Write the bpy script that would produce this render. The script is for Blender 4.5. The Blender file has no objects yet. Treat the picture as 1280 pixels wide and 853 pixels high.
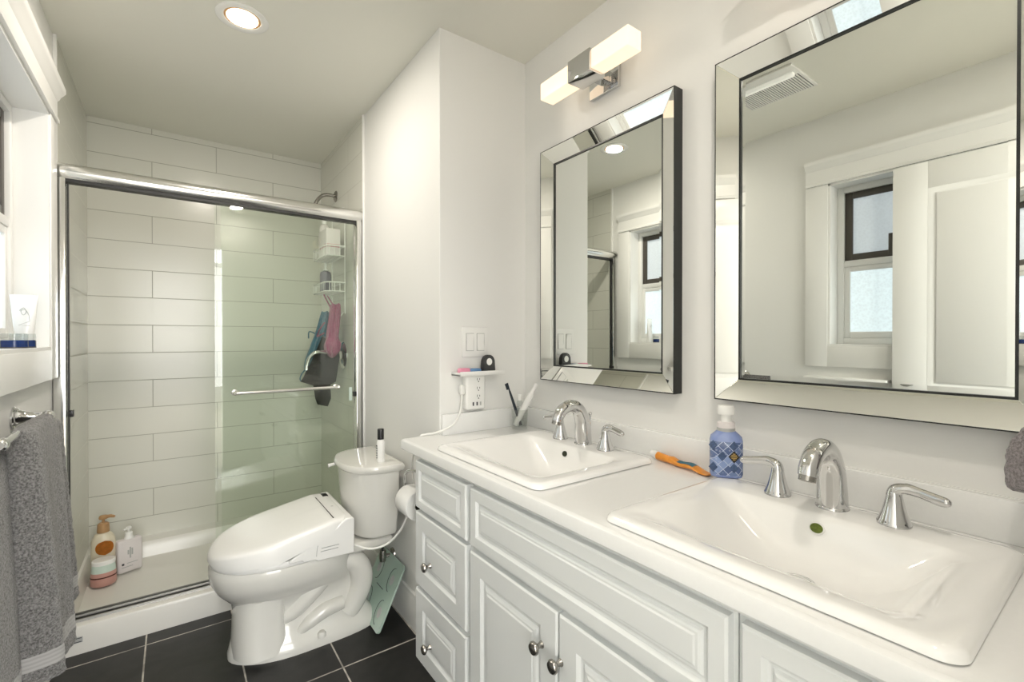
import bpy, bmesh, math, random
from mathutils import Vector, Matrix, Quaternion
random.seed(7)
C = bpy.context.scene.collection
S = bpy.context.scene
PI = math.pi

# ------------------------------------------------------------------ camera, world, lights
cam_d = bpy.data.cameras.new('camera'); cam = bpy.data.objects.new('camera', cam_d); C.objects.link(cam)
S.camera = cam
cam_d.sensor_width = 36.0; cam_d.lens = 583.1 / 1280 * 36.0; cam_d.clip_start = 0.02
cam.location = (0, 0, 1.21)
cam.rotation_euler = (math.radians(90 - 0.3412), math.radians(0.0), math.radians(-35.9875))
S.view_settings.view_transform = 'Standard'; S.view_settings.look = 'None'
S.view_settings.gamma = 1; S.view_settings.use_curve_mapping = False
S.view_settings.exposure = 0.36
W = bpy.data.worlds.new('world'); S.world = W; W.use_nodes = True
W.node_tree.nodes['Background'].inputs[0].default_value = (0.80, 0.90, 1.0, 1)
W.node_tree.nodes['Background'].inputs[1].default_value = 1.2
S.cycles.max_bounces = 10; S.cycles.diffuse_bounces = 6; S.cycles.glossy_bounces = 7
S.cycles.transmission_bounces = 8; S.cycles.transparent_max_bounces = 12
S.cycles.caustics_reflective = False; S.cycles.caustics_refractive = False

def area(name, loc, rot, sx, sy, power, col):
    l = bpy.data.lights.new(name, 'AREA'); l.shape = 'RECTANGLE'; l.size = sx; l.size_y = sy
    l.energy = power; l.color = col
    o = bpy.data.objects.new(name, l); o.location = loc; o.rotation_euler = rot; C.objects.link(o); return o
# daylight of the bedroom behind the open doorway from an added area lamp, no window built (the windows themselves glow as daylit frosted panes)
area('bedroom_daylight', (0.1, -4.3, 1.40), (math.radians(90), 0, 0), 3.2, 2.0, 115, (0.99, 0.995, 1.0))
area('bedroom_ceiling_fill', (0.1, -2.6, 2.40), (0, 0, 0), 2.4, 2.4, 130, (0.99, 0.995, 1.0))  # broad soft lamp added to fill the doorway with light, no fixture there

# ------------------------------------------------------------------ materials
def mat(name, col, rough=0.5, metal=0.0, bump=0.0, bscale=200.0, spec=0.5, noise=0.0, nscale=8.0, coat=0.0,
        emit=None, es=0.0, trans=0.0, ior=1.45, alpha=1.0, sheen=0.0):
    m = bpy.data.materials.new(name); m.use_nodes = True
    nt = m.node_tree; b = nt.nodes['Principled BSDF']
    b.inputs['Base Color'].default_value = (*col, 1); b.inputs['Roughness'].default_value = rough
    b.inputs['Metallic'].default_value = metal; b.inputs['Specular IOR Level'].default_value = spec
    b.inputs['Coat Weight'].default_value = coat; b.inputs['Coat Roughness'].default_value = 0.05
    b.inputs['Transmission Weight'].default_value = trans; b.inputs['IOR'].default_value = ior
    b.inputs['Alpha'].default_value = alpha
    b.inputs['Sheen Weight'].default_value = sheen
    if emit: b.inputs['Emission Color'].default_value = (*emit, 1); b.inputs['Emission Strength'].default_value = es
    tc = nt.nodes.new('ShaderNodeTexCoord')
    if noise:
        n = nt.nodes.new('ShaderNodeTexNoise'); n.inputs['Scale'].default_value = nscale; n.inputs['Detail'].default_value = 4
        nt.links.new(tc.outputs['Object'], n.inputs['Vector'])
        mx = nt.nodes.new('ShaderNodeMix'); mx.data_type = 'RGBA'
        mx.inputs[6].default_value = (*[c * (1 - noise) for c in col], 1); mx.inputs[7].default_value = (*[min(1, c * (1 + noise)) for c in col], 1)
        nt.links.new(n.outputs['Fac'], mx.inputs[0]); nt.links.new(mx.outputs[2], b.inputs['Base Color'])
    if bump:
        n = nt.nodes.new('ShaderNodeTexNoise'); n.inputs['Scale'].default_value = bscale; n.inputs['Detail'].default_value = 3
        nt.links.new(tc.outputs['Object'], n.inputs['Vector'])
        bp = nt.nodes.new('ShaderNodeBump'); bp.inputs['Strength'].default_value = bump; bp.inputs['Distance'].default_value = 0.002
        nt.links.new(n.outputs['Fac'], bp.inputs['Height']); nt.links.new(bp.outputs['Normal'], b.inputs['Normal'])
    return m

def tile_mat(name, axes, origin, bw, rh, mortar, col, col2, grout, rough, offset=0.5, rshift=40, noise=None, bumpd=0.0015):
    m = bpy.data.materials.new(name); m.use_nodes = True; nt = m.node_tree; b = nt.nodes['Principled BSDF']
    g = nt.nodes.new('ShaderNodeNewGeometry'); sp = nt.nodes.new('ShaderNodeSeparateXYZ'); nt.links.new(g.outputs['Position'], sp.inputs[0])
    def sh(ax, o):
        a = nt.nodes.new('ShaderNodeMath'); a.operation = 'SUBTRACT'; nt.links.new(sp.outputs[ax], a.inputs[0]); a.inputs[1].default_value = o; return a.outputs[0]
    cb = nt.nodes.new('ShaderNodeCombineXYZ')
    nt.links.new(sh(axes[0], origin[0] - 20 * bw), cb.inputs[0]); nt.links.new(sh(axes[1], origin[1] - rshift * rh), cb.inputs[1])
    br = nt.nodes.new('ShaderNodeTexBrick'); nt.links.new(cb.outputs[0], br.inputs['Vector'])
    br.offset = offset; br.offset_frequency = 2; br.squash = 1.0
    br.inputs['Scale'].default_value = 1; br.inputs['Brick Width'].default_value = bw; br.inputs['Row Height'].default_value = rh
    br.inputs['Mortar Size'].default_value = mortar; br.inputs['Mortar Smooth'].default_value = 0.1; br.inputs['Bias'].default_value = 0
    br.inputs['Color1'].default_value = (*col, 1); br.inputs['Color2'].default_value = (*col2, 1); br.inputs['Mortar'].default_value = (*grout, 1)
    last = br.outputs['Color']
    if noise:
        n = nt.nodes.new('ShaderNodeTexNoise'); n.inputs['Scale'].default_value = noise[0]; n.inputs['Detail'].default_value = 6; n.inputs['Distortion'].default_value = 1.5
        nt.links.new(g.outputs['Position'], n.inputs['Vector'])
        mp = nt.nodes.new('ShaderNodeMapRange'); mp.inputs[1].default_value = 0.35; mp.inputs[2].default_value = 0.75; mp.inputs[3].default_value = 1 - noise[1]; mp.inputs[4].default_value = 1 + noise[1]
        nt.links.new(n.outputs['Fac'], mp.inputs[0])
        vm = nt.nodes.new('ShaderNodeVectorMath'); vm.operation = 'SCALE'; nt.links.new(last, vm.inputs[0]); nt.links.new(mp.outputs[0], vm.inputs['Scale']); last = vm.outputs[0]
    nt.links.new(last, b.inputs['Base Color'])
    rr = nt.nodes.new('ShaderNodeMapRange'); nt.links.new(br.outputs['Fac'], rr.inputs[0]); rr.inputs[3].default_value = rough; rr.inputs[4].default_value = 0.8
    nt.links.new(rr.outputs[0], b.inputs['Roughness'])
    n2 = nt.nodes.new('ShaderNodeTexNoise'); n2.inputs['Scale'].default_value = 7; n2.inputs['Detail'].default_value = 2; nt.links.new(g.outputs['Position'], n2.inputs['Vector'])
    ma = nt.nodes.new('ShaderNodeMath'); ma.operation = 'MULTIPLY_ADD'; nt.links.new(br.outputs['Fac'], ma.inputs[0]); ma.inputs[1].default_value = -1; 
    mb = nt.nodes.new('ShaderNodeMath'); mb.operation = 'MULTIPLY'; nt.links.new(n2.outputs['Fac'], mb.inputs[0]); mb.inputs[1].default_value = 0.8
    nt.links.new(mb.outputs[0], ma.inputs[2])
    bp = nt.nodes.new('ShaderNodeBump'); bp.inputs['Strength'].default_value = 0.35; bp.inputs['Distance'].default_value = bumpd
    nt.links.new(ma.outputs[0], bp.inputs['Height']); nt.links.new(bp.outputs['Normal'], b.inputs['Normal'])
    return m

WHT = (0.80, 0.795, 0.755)
M = {}
M['wall'] = mat('wall_paint', (0.80, 0.80, 0.78), 0.55, bump=0.06, bscale=350, noise=0.01, nscale=3)
M['ceil'] = mat('ceiling_paint', (0.78, 0.775, 0.71), 0.7, bump=0.05, bscale=300, noise=0.01, nscale=3)
M['trim'] = mat('trim_paint', (0.82, 0.82, 0.80), 0.3, bump=0.02, bscale=120)
M['tileb'] = tile_mat('wall_tile_back', (0, 2), (-0.398, 1.7397), .6096, .1524, .0018, (.67, .67, .61), (.685, .685, .625), (.36, .36, .31), .22)
M['tiles'] = tile_mat('wall_tile_side', (1, 2), (2.70, 1.7397), .6096, .1524, .0018, (.67, .67, .61), (.685, .685, .625), (.40, .40, .35), .22)
M['floor'] = tile_mat('floor_tile', (0, 1), (0.2045, 1.745), .2965, .584, .0028, (.011, .0105, .010), (.014, .0135, .0125), (.48, .45, .40), .42, offset=0.0, noise=(9, .45))
M['carpet'] = mat('bedroom_floor', (.62, .57, .50), .8, bump=.2, bscale=200)
M['cab'] = mat('cabinet_paint', (0.74, 0.76, 0.755), 0.28, bump=0.02, bscale=90, noise=.008, nscale=5)
M['counter'] = mat('quartz_counter', (0.83, 0.835, 0.825), 0.18, noise=0.02, nscale=120)
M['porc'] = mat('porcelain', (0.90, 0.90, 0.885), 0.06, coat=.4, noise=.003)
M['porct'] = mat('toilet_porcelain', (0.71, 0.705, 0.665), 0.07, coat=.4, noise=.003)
M['plast'] = mat('white_plastic', (0.84, 0.84, 0.82), 0.25, noise=.004)
M['acryl'] = mat('shower_acrylic', (0.74, 0.73, 0.69), 0.2, bump=.03, bscale=60)
M['chrome'] = mat('chrome', (0.68, 0.68, 0.68), 0.05, metal=1.0, noise=.02, nscale=3)
M['alu'] = mat('brushed_aluminium', (0.80, 0.80, 0.78), 0.16, metal=1.0, noise=.03, nscale=30)
M['track'] = mat('shaded_track_metal', (0.22, 0.215, 0.20), 0.3, metal=.9, noise=.05, nscale=30)  # aluminium darkened so its colour carries the shade on the bottom track
M['nickel'] = mat('brushed_nickel', (0.36, 0.345, 0.32), 0.24, metal=1.0, noise=.05, nscale=60)
M['mirror'] = mat('mirror_glass', (0.80, 0.825, 0.79), 0.0, metal=1.0)
M['mirrorb'] = mat('mirror_border', (0.86, 0.87, 0.83), 0.01, metal=1.0)
M['black'] = mat('black_frame', (0.012, 0.014, 0.013), 0.3, noise=.1)
M['blackp'] = mat('black_plastic', (0.015, 0.015, 0.016), 0.35, noise=.1)
M['rubber'] = mat('dark_rubber', (0.02, 0.02, 0.02), 0.5, noise=.1)
M['darkhole'] = mat('dark_hole', (0.02, 0.025, 0.01), 0.6, noise=.1)
M['green_hole'] = mat('green_overflow', (0.12, 0.16, 0.02), 0.5, noise=.7, nscale=200)
M['bronze'] = mat('dark_bronze_sash', (0.07, 0.062, 0.052), 0.4, noise=.1)
M['paper'] = mat('toilet_paper', (0.85, 0.85, 0.83), 0.9, bump=.3, bscale=500)
M['card'] = mat('cardboard_core', (0.10, 0.085, 0.06), 0.9, noise=.2)
M['tan'] = mat('tan_plastic', (0.45, 0.27, 0.13), 0.35, noise=.03)
M['cream'] = mat('cream_bottle', (0.72, 0.66, 0.52), 0.3, noise=.04, nscale=30)
M['orange'] = mat('orange_label', (0.62, 0.22, 0.03), 0.35, noise=.35, nscale=60)
M['mint'] = mat('mint_plastic', (0.55, 0.66, 0.60), 0.3, noise=.06, nscale=40)
M['pink'] = mat('pink_plastic', (0.55, 0.30, 0.26), 0.3, noise=.06, nscale=40)
M['darkred'] = mat('dark_red_band', (0.08, 0.015, 0.012), 0.4, noise=.1)
M['lilac'] = mat('pale_lilac_bottle', (0.72, 0.68, 0.68), 0.3, noise=.02)
M['slate'] = mat('slate_grey_bottle', (0.13, 0.13, 0.16), 0.35, noise=.1)
M['ink'] = mat('dark_print', (0.05, 0.05, 0.06), 0.5, noise=.1)
M['greyprint'] = mat('grey_print', (0.42, 0.43, 0.42), 0.5, noise=.1)
M['redprint'] = mat('red_print', (0.42, 0.04, 0.05), 0.5, noise=.1)
M['gold'] = mat('gold_print', (0.50, 0.33, 0.09), 0.4, noise=.3, nscale=300)
M['bluep'] = mat('blue_item', (0.14, 0.28, 0.50), 0.4, noise=.1)
M['pinki'] = mat('pink_item', (0.75, 0.30, 0.42), 0.4, noise=.1)
M['navy'] = mat('navy_brush', (0.01, 0.018, 0.03), 0.35, noise=.2)
M['cord'] = mat('white_cord', (0.83, 0.83, 0.80), 0.4, noise=.01)
M['toothp'] = mat('orange_tube', (0.72, 0.27, 0.03), 0.3, noise=.35, nscale=40)
M['tealp'] = mat('teal_print', (0.10, 0.30, 0.42), 0.35, noise=.5, nscale=60)

def cloth(name, c1, c2, scale=260, band=None):
    m = mat(name, c1, 0.95, sheen=.3); nt = m.node_tree; b = nt.nodes['Principled BSDF']
    tc = nt.nodes.new('ShaderNodeTexCoord'); n = nt.nodes.new('ShaderNodeTexNoise'); n.inputs['Scale'].default_value = scale; n.inputs['Detail'].default_value = 3; n.inputs['Roughness'].default_value = .7
    nt.links.new(tc.outputs['Object'], n.inputs['Vector'])
    rp = nt.nodes.new('ShaderNodeMapRange'); rp.inputs[1].default_value = .36; rp.inputs[2].default_value = .64; nt.links.new(n.outputs['Fac'], rp.inputs[0])
    mx = nt.nodes.new('ShaderNodeMix'); mx.data_type = 'RGBA'; nt.links.new(rp.outputs[0], mx.inputs[0]); mx.inputs[6].default_value = (*c2, 1); mx.inputs[7].default_value = (*c1, 1)
    out = mx.outputs[2]
    bp = nt.nodes.new('ShaderNodeBump'); bp.inputs['Strength'].default_value = .9; bp.inputs['Distance'].default_value = .004
    nt.links.new(n.outputs['Fac'], bp.inputs['Height'])
    if band:
        uv = nt.nodes.new('ShaderNodeUVMap'); uv.uv_map = 'UVMap'; sp = nt.nodes.new('ShaderNodeSeparateXYZ'); nt.links.new(uv.outputs[0], sp.inputs[0])
        a = nt.nodes.new('ShaderNodeMath'); a.operation = 'COMPARE'; a.inputs[1].default_value = band[0]; a.inputs[2].default_value = band[1]; nt.links.new(sp.outputs[1], a.inputs[0])
        w = nt.nodes.new('ShaderNodeMath'); w.operation = 'MULTIPLY'; w.inputs[1].default_value = 420; nt.links.new(sp.outputs[1], w.inputs[0])
        si = nt.nodes.new('ShaderNodeMath'); si.operation = 'SINE'; nt.links.new(w.outputs[0], si.inputs[0])
        mr = nt.nodes.new('ShaderNodeMapRange'); mr.inputs[1].default_value = -1; mr.inputs[2].default_value = 1; mr.inputs[3].default_value = .9; mr.inputs[4].default_value = 1.1; nt.links.new(si.outputs[0], mr.inputs[0])
        vs = nt.nodes.new('ShaderNodeVectorMath'); vs.operation = 'SCALE'; vs.inputs[0].default_value = [min(1, c * 1.35) for c in c1]; nt.links.new(mr.outputs[0], vs.inputs['Scale'])
        m2 = nt.nodes.new('ShaderNodeMix'); m2.data_type = 'RGBA'; nt.links.new(a.outputs[0], m2.inputs[0]); nt.links.new(out, m2.inputs[6]); nt.links.new(vs.outputs[0], m2.inputs[7]); out = m2.outputs[2]
        st = nt.nodes.new('ShaderNodeMapRange'); nt.links.new(a.outputs[0], st.inputs[0]); st.inputs[3].default_value = .9; st.inputs[4].default_value = .08; nt.links.new(st.outputs[0], bp.inputs['Strength'])
    nt.links.new(out, b.inputs['Base Color']); nt.links.new(bp.outputs['Normal'], b.inputs['Normal'])
    return m
M['towel'] = cloth('grey_terry', (.26, .255, .25), (.075, .073, .07), 210, band=(.895, .028))
M['towelr'] = cloth('grey_terry_small', (.32, .29, .30), (.13, .115, .12), 260)
M['pinkc'] = cloth('pink_net', (.46, .12, .24), (.26, .055, .13), 160)
M['bluec'] = cloth('blue_net', (.10, .26, .37), (.05, .14, .22), 160)

def glass_mat(name, tint, refl=0.9, f0=1.45, rough=0.0):
    m = bpy.data.materials.new(name); m.use_nodes = True; nt = m.node_tree; nt.nodes.remove(nt.nodes['Principled BSDF'])
    out = nt.nodes['Material Output']; t = nt.nodes.new('ShaderNodeBsdfTransparent'); t.inputs[0].default_value = (*tint, 1)
    g = nt.nodes.new('ShaderNodeBsdfGlossy'); g.inputs['Roughness'].default_value = rough; g.inputs[0].default_value = (refl, refl, refl, 1)
    f = nt.nodes.new('ShaderNodeFresnel'); f.inputs[0].default_value = f0
    mx = nt.nodes.new('ShaderNodeMixShader'); ge = nt.nodes.new('ShaderNodeNewGeometry'); iv = nt.nodes.new('ShaderNodeMath'); iv.operation = 'SUBTRACT'; iv.inputs[0].default_value = 1; nt.links.new(ge.outputs['Backfacing'], iv.inputs[1]); ml = nt.nodes.new('ShaderNodeMath'); ml.operation = 'MULTIPLY'; nt.links.new(f.outputs[0], ml.inputs[0]); nt.links.new(iv.outputs[0], ml.inputs[1]); nt.links.new(ml.outputs[0], mx.inputs[0]); nt.links.new(t.outputs[0], mx.inputs[1]); nt.links.new(g.outputs[0], mx.inputs[2]); nt.links.new(mx.outputs[0], out.inputs[0])
    return m
M['glass'] = glass_mat('shower_glass', (.965, .984, .962), 1.0, 1.55)
M['cupglass'] = glass_mat('cup_glass', (.90, .91, .90), 1.0, 1.9)
M['jarglass'] = glass_mat('jar_glass', (.88, .9, .9), 1.0, 1.5)
M['scaleglass'] = mat('green_glass', (.40, .52, .45), 0.08, coat=.5, noise=.05, nscale=6)
def frost(name, col, s):   # daylit obscure glass
    m = mat(name, (.6, .65, .68), 0.25, emit=col, es=s); nt = m.node_tree; b = nt.nodes['Principled BSDF']
    tc = nt.nodes.new('ShaderNodeTexCoord'); v = nt.nodes.new('ShaderNodeTexVoronoi'); v.inputs['Scale'].default_value = 90; nt.links.new(tc.outputs['Object'], v.inputs['Vector'])
    mp = nt.nodes.new('ShaderNodeMapRange'); mp.inputs[2].default_value = .8; mp.inputs[3].default_value = s * .85; mp.inputs[4].default_value = s * 1.12
    nt.links.new(v.outputs['Distance'], mp.inputs[0]); nt.links.new(mp.outputs[0], b.inputs['Emission Strength'])
    bp = nt.nodes.new('ShaderNodeBump'); bp.inputs['Strength'].default_value = .4; bp.inputs['Distance'].default_value = .002; nt.links.new(v.outputs['Distance'], bp.inputs['Height']); nt.links.new(bp.outputs['Normal'], b.inputs['Normal'])
    return m
M['frost_lo'] = frost('frosted_pane', (.80, .93, 1.0), .60)
M['frost_hi'] = frost('obscure_pane', (.80, .88, 1.0), .31)
M['lampglass'] = mat('lit_opal_glass', (.55, .52, .48), .3, emit=(1.0, .78, .55), es=.80)
M['lampdisc'] = mat('lit_lamp_lens', (.9, .9, .85), .3, emit=(1.0, .86, .66), es=14)
M['fanlens'] = mat('fan_lens', (.85, .85, .82), .25, emit=(1, .97, .9), es=.25)

# soap bottle: blue with a harlequin of dark and pale diamonds
def soap_mat():
    m = mat('blue_harlequin', (.20, .28, .52), .22, coat=.3); nt = m.node_tree; b = nt.nodes['Principled BSDF']
    uv = nt.nodes.new('ShaderNodeUVMap'); uv.uv_map = 'UVMap'
    mp = nt.nodes.new('ShaderNodeMapping'); mp.inputs['Rotation'].default_value = (0, 0, PI / 4); mp.inputs['Scale'].default_value = (1, 1, 1); nt.links.new(uv.outputs[0], mp.inputs[0])
    br = nt.nodes.new('ShaderNodeTexBrick'); br.offset = 0; nt.links.new(mp.outputs[0], br.inputs['Vector'])
    br.inputs['Scale'].default_value = 1; br.inputs['Brick Width'].default_value = .0165; br.inputs['Row Height'].default_value = .0165; br.inputs['Mortar Size'].default_value = .0008
    br.inputs['Color1'].default_value = (.055, .09, .22, 1); br.inputs['Color2'].default_value = (.24, .33, .58, 1); br.inputs['Mortar'].default_value = (.45, .52, .70, 1); br.inputs['Bias'].default_value = .1
    n = nt.nodes.new('ShaderNodeTexVoronoi'); n.inputs['Scale'].default_value = 110; nt.links.new(uv.outputs[0], n.inputs['Vector'])
    gt = nt.nodes.new('ShaderNodeMath'); gt.operation = 'LESS_THAN'; gt.inputs[1].default_value = .28; nt.links.new(n.outputs['Distance'], gt.inputs[0])
    ml = nt.nodes.new('ShaderNodeMath'); ml.operation = 'MULTIPLY'; ml.inputs[1].default_value = .35; nt.links.new(gt.outputs[0], ml.inputs[0])
    m1 = nt.nodes.new('ShaderNodeMix'); m1.data_type = 'RGBA'; nt.links.new(ml.outputs[0], m1.inputs[0]); nt.links.new(br.outputs['Color'], m1.inputs[6]); m1.inputs[7].default_value = (.55, .62, .78, 1)
    sp = nt.nodes.new('ShaderNodeSeparateXYZ'); nt.links.new(uv.outputs[0], sp.inputs[0])
    cp = nt.nodes.new('ShaderNodeMath'); cp.operation = 'COMPARE'; cp.inputs[1].default_value = .05; cp.inputs[2].default_value = .042; nt.links.new(sp.outputs[1], cp.inputs[0])
    m2 = nt.nodes.new('ShaderNodeMix'); m2.data_type = 'RGBA'; nt.links.new(cp.outputs[0], m2.inputs[0]); m2.inputs[6].default_value = (.22, .29, .55, 1); nt.links.new(m1.outputs[2], m2.inputs[7])
    nt.links.new(m2.outputs[2], b.inputs['Base Color'])
    return m
M['soap'] = soap_mat()

# ------------------------------------------------------------------ mesh helpers (world coordinates)
ORG = {}
def nb(): return bmesh.new()
def add_box(bm, x0, x1, y0, y1, z0, z1, bev=0.0, seg=2):
    t = bmesh.new()
    r = bmesh.ops.create_cube(t, size=1)
    bmesh.ops.scale(t, vec=(x1 - x0, y1 - y0, z1 - z0), verts=t.verts)
    bmesh.ops.translate(t, vec=((x0 + x1) / 2, (y0 + y1) / 2, (z0 + z1) / 2), verts=t.verts)
    if bev: bmesh.ops.bevel(t, geom=t.edges[:], offset=bev, segments=seg, profile=.5, affect='EDGES')
    merge(bm, t); return bm
def merge(bm, t, M4=None):
    if M4 is not None: bmesh.ops.transform(t, matrix=M4, verts=t.verts)
    me = bpy.data.meshes.new('tmp'); t.to_mesh(me); t.free(); bm.from_mesh(me); bpy.data.meshes.remove(me)
def bx(*a, **k): return add_box(nb(), *a, **k)
def rings(bm, rs, close=True, cap0=True, cap1=True):
    vs = [[bm.verts.new(p) for p in r] for r in rs]; n = len(rs[0])
    for a, b in zip(vs, vs[1:]):
        for i in range(n if close else n - 1):
            j = (i + 1) % n
            bm.faces.new((a[i], a[j], b[j], b[i]))
    if cap0: bm.faces.new(list(reversed(vs[0])))
    if cap1: bm.faces.new(vs[-1])
    return bm
def lathe(bm, prof, c=(0, 0, 0), axis=(0, 0, 1), n=28, cap0=True, cap1=True, sx=1, sy=1):
    q = Vector((0, 0, 1)).rotation_difference(Vector(axis).normalized()); c = Vector(c); rs = []
    for r, h in prof:
        rs.append([c + q @ Vector((max(r, 1e-5) * sx * math.cos(2 * PI * i / n), max(r, 1e-5) * sy * math.sin(2 * PI * i / n), h)) for i in range(n)])
    return rings(bm, rs, True, cap0, cap1)
def catmull(P, k=6):
    P = [Vector(p) for p in P]; out = []
    for i in range(len(P) - 1):
        p0 = P[max(i - 1, 0)]; p1 = P[i]; p2 = P[i + 1]; p3 = P[min(i + 2, len(P) - 1)]
        for j in range(k):
            t = j / k
            out.append(.5 * ((2 * p1) + (-p0 + p2) * t + (2 * p0 - 5 * p1 + 4 * p2 - p3) * t * t + (-p0 + 3 * p1 - 3 * p2 + p3) * t ** 3))
    out.append(P[-1]); return out
def tube(bm, pts, r, n=12, smooth=0, caps=True, ell=None, up=None):
    P = catmull(pts, smooth) if smooth else [Vector(p) for p in pts]
    m = len(P)
    if not callable(r):
        if isinstance(r, (list, tuple)):
            rl = r; r = lambda t: rl[min(int(t * (len(rl) - 1)), len(rl) - 2)] * (1 - (t * (len(rl) - 1) - min(int(t * (len(rl) - 1)), len(rl) - 2))) + rl[min(int(t * (len(rl) - 1)), len(rl) - 2) + 1] * (t * (len(rl) - 1) - min(int(t * (len(rl) - 1)), len(rl) - 2))
        else:
            rv = r; r = lambda t: rv
    T = []
    for i in range(m):
        a = P[max(i - 1, 0)]; b = P[min(i + 1, m - 1)]; T.append((b - a).normalized())
    N = Vector(up) if up else (Vector((0, 0, 1)) if abs(T[0].z) < .9 else Vector((1, 0, 0)))
    N = (N - T[0] * N.dot(T[0])).normalized(); rs = []
    for i in range(m):
        if i:
            N = T[i - 1].rotation_difference(T[i]) @ N
        N = (N - T[i] * N.dot(T[i])).normalized(); B = T[i].cross(N); rr = r(i / (m - 1))
        e = ell(i / (m - 1)) if ell else (1, 1)
        rs.append([P[i] + N * rr * e[0] * math.cos(2 * PI * k / n) + B * rr * e[1] * math.sin(2 * PI * k / n) for k in range(n)])
    return rings(bm, rs, True, caps, caps)
def rrect(cx, cy, hx, hy, r, z, n=6):
    pts = []; r = max(min(r, hx - 1e-4, hy - 1e-4), 1e-4)
    for (sx, sy, a0) in ((1, 1, 0), (-1, 1, 90), (-1, -1, 180), (1, -1, 270)):
        for k in range(n + 1):
            a = math.radians(a0 + 90 * k / n); pts.append((cx + sx * (hx - r) + r * math.cos(a), cy + sy * (hy - r) + r * math.sin(a), z))
    return pts
def prism(bm, pts, d):   # polygon points (3D, planar) extruded by vector d
    d = Vector(d); return rings(bm, [[Vector(p) for p in pts], [Vector(p) + d for p in pts]])
def grid_panel(bm, x, y0, y1, z0, z1, prof, nx=-1):   # stepped panel: rings of inset, depth; faces -x when nx=-1
    rs = []
    for ins, d in prof:
        X = x + nx * d
        r = [(X, y0 + ins, z0 + ins), (X, y1 - ins, z0 + ins), (X, y1 - ins, z1 - ins), (X, y0 + ins, z1 - ins)]
        rs.append(r)
    return rings(bm, rs)

def link(name, me, m, parent, org, angle=40):
    o = bpy.data.objects.new(name, me); C.objects.link(o)
    if isinstance(m, (list, tuple)):
        for k in m: me.materials.append(k)
    else: me.materials.append(m)
    if angle:
        me.polygons.foreach_set('use_smooth', [True] * len(me.polygons)); me.set_sharp_from_angle(angle=math.radians(angle))
    if parent is None: o.location = org
    else: o.parent = parent
    ORG[o.name] = Vector(org)
    return o
def obj(name, bm, m, parent=None, org=None, angle=40, sub=0, label=None, bevel=0):
    bmesh.ops.recalc_face_normals(bm, faces=bm.faces)
    me = bpy.data.meshes.new(name)
    if parent is not None: org = ORG[parent.name]
    elif org is None:
        xs = [v.co for v in bm.verts]; org = Vector(((min(v.x for v in xs) + max(v.x for v in xs)) / 2, (min(v.y for v in xs) + max(v.y for v in xs)) / 2, min(v.z for v in xs)))
    org = Vector(org); bmesh.ops.translate(bm, vec=-org, verts=bm.verts)
    bm.to_mesh(me); bm.free()
    o = link(name, me, m, parent, org, angle)
    if bevel:
        b = o.modifiers.new('bevel', 'BEVEL'); b.width = bevel; b.segments = 2; b.limit_method = 'ANGLE'; b.angle_limit = math.radians(40)
    if sub:
        s = o.modifiers.new('sub', 'SUBSURF'); s.levels = sub; s.render_levels = sub
    if label: o['label'] = label
    return o
def thing(name, label, cat, loc, group=None):
    o = bpy.data.objects.new(name, None); C.objects.link(o); o.location = loc; o.empty_display_size = .05
    o['label'] = label; o['category'] = cat
    if group: o['group'] = group
    ORG[o.name] = Vector(loc); return o
def tag(o, label, cat, group=None):
    o['label'] = label; o['category'] = cat
    if group: o['group'] = group
    return o
def struct(name, bm, m, **k):
    o = obj(name, bm, m, **k); o['kind'] = 'structure'; return o
def sthing(name, loc):
    o = bpy.data.objects.new(name, None); C.objects.link(o); o.location = loc; o['kind'] = 'structure'; ORG[o.name] = Vector(loc); return o
def copytree(o, loc, parent=None, label=None):
    c = o.copy(); C.objects.link(c); c.parent = parent
    if parent is None: c.location = loc
    if label: c['label'] = label
    for ch in [x for x in bpy.data.objects if x.parent == o]: copytree(ch, None, c)
    return c

# ------------------------------------------------------------------ room shell
XL, XS, XW, YB, YF, YD, ZC = -0.372, 0.8154, 1.2215, 1.5875, -0.12, 3.308, 2.3815
struct('floor', bx(XL - .1, XW + .1, YF - .1, YD + .1, -.08, 0), M['floor'], angle=0)
struct('ceiling', bx(XL - .1, XW + .1, YF - .1, YD + .1, ZC, ZC + .08), M['ceil'], angle=0)
# left wall with two window openings
W1 = (1.62, 2.315); W2 = (.31, 1.005); WZ = (1.168, 2.015)
b = nb(); xo = XL - .14
ys = [YF - .1, W2[0], W2[1], W1[0], W1[1], YD + .1]
add_box(b, xo, XL, ys[0], ys[5], -.05, WZ[0]); add_box(b, xo, XL, ys[0], ys[5], WZ[1], ZC + .05)
for a, c in ((0, 1), (2, 3), (4, 5)): add_box(b, xo, XL, ys[a], ys[c], WZ[0], WZ[1])
struct('wall_left', b, M['wall'], angle=0)
struct('wall_right', bx(XW, XW + .1, YF - .1, YB + .1, -.05, ZC + .05), M['wall'], angle=0)
struct('wall_partition', bx(XS, XW + .1, YB, YD + .1, -.05, ZC + .05, bev=.003), M['wall'], angle=0)
struct('wall_back', bx(XL - .1, XS + .1, YD, YD + .1, -.05, ZC + .05), M['wall'], angle=0)
b = nb(); add_box(b, XL - .14, -.34, YF - .1, YF, -.05, ZC + .05); add_box(b, .37, XW + .1, YF - .1, YF, -.05, ZC + .05); add_box(b, -.34, .37, YF - .1, YF, 2.04, ZC + .05)
struct('wall_front', b, M['wall'], angle=0)
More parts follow.
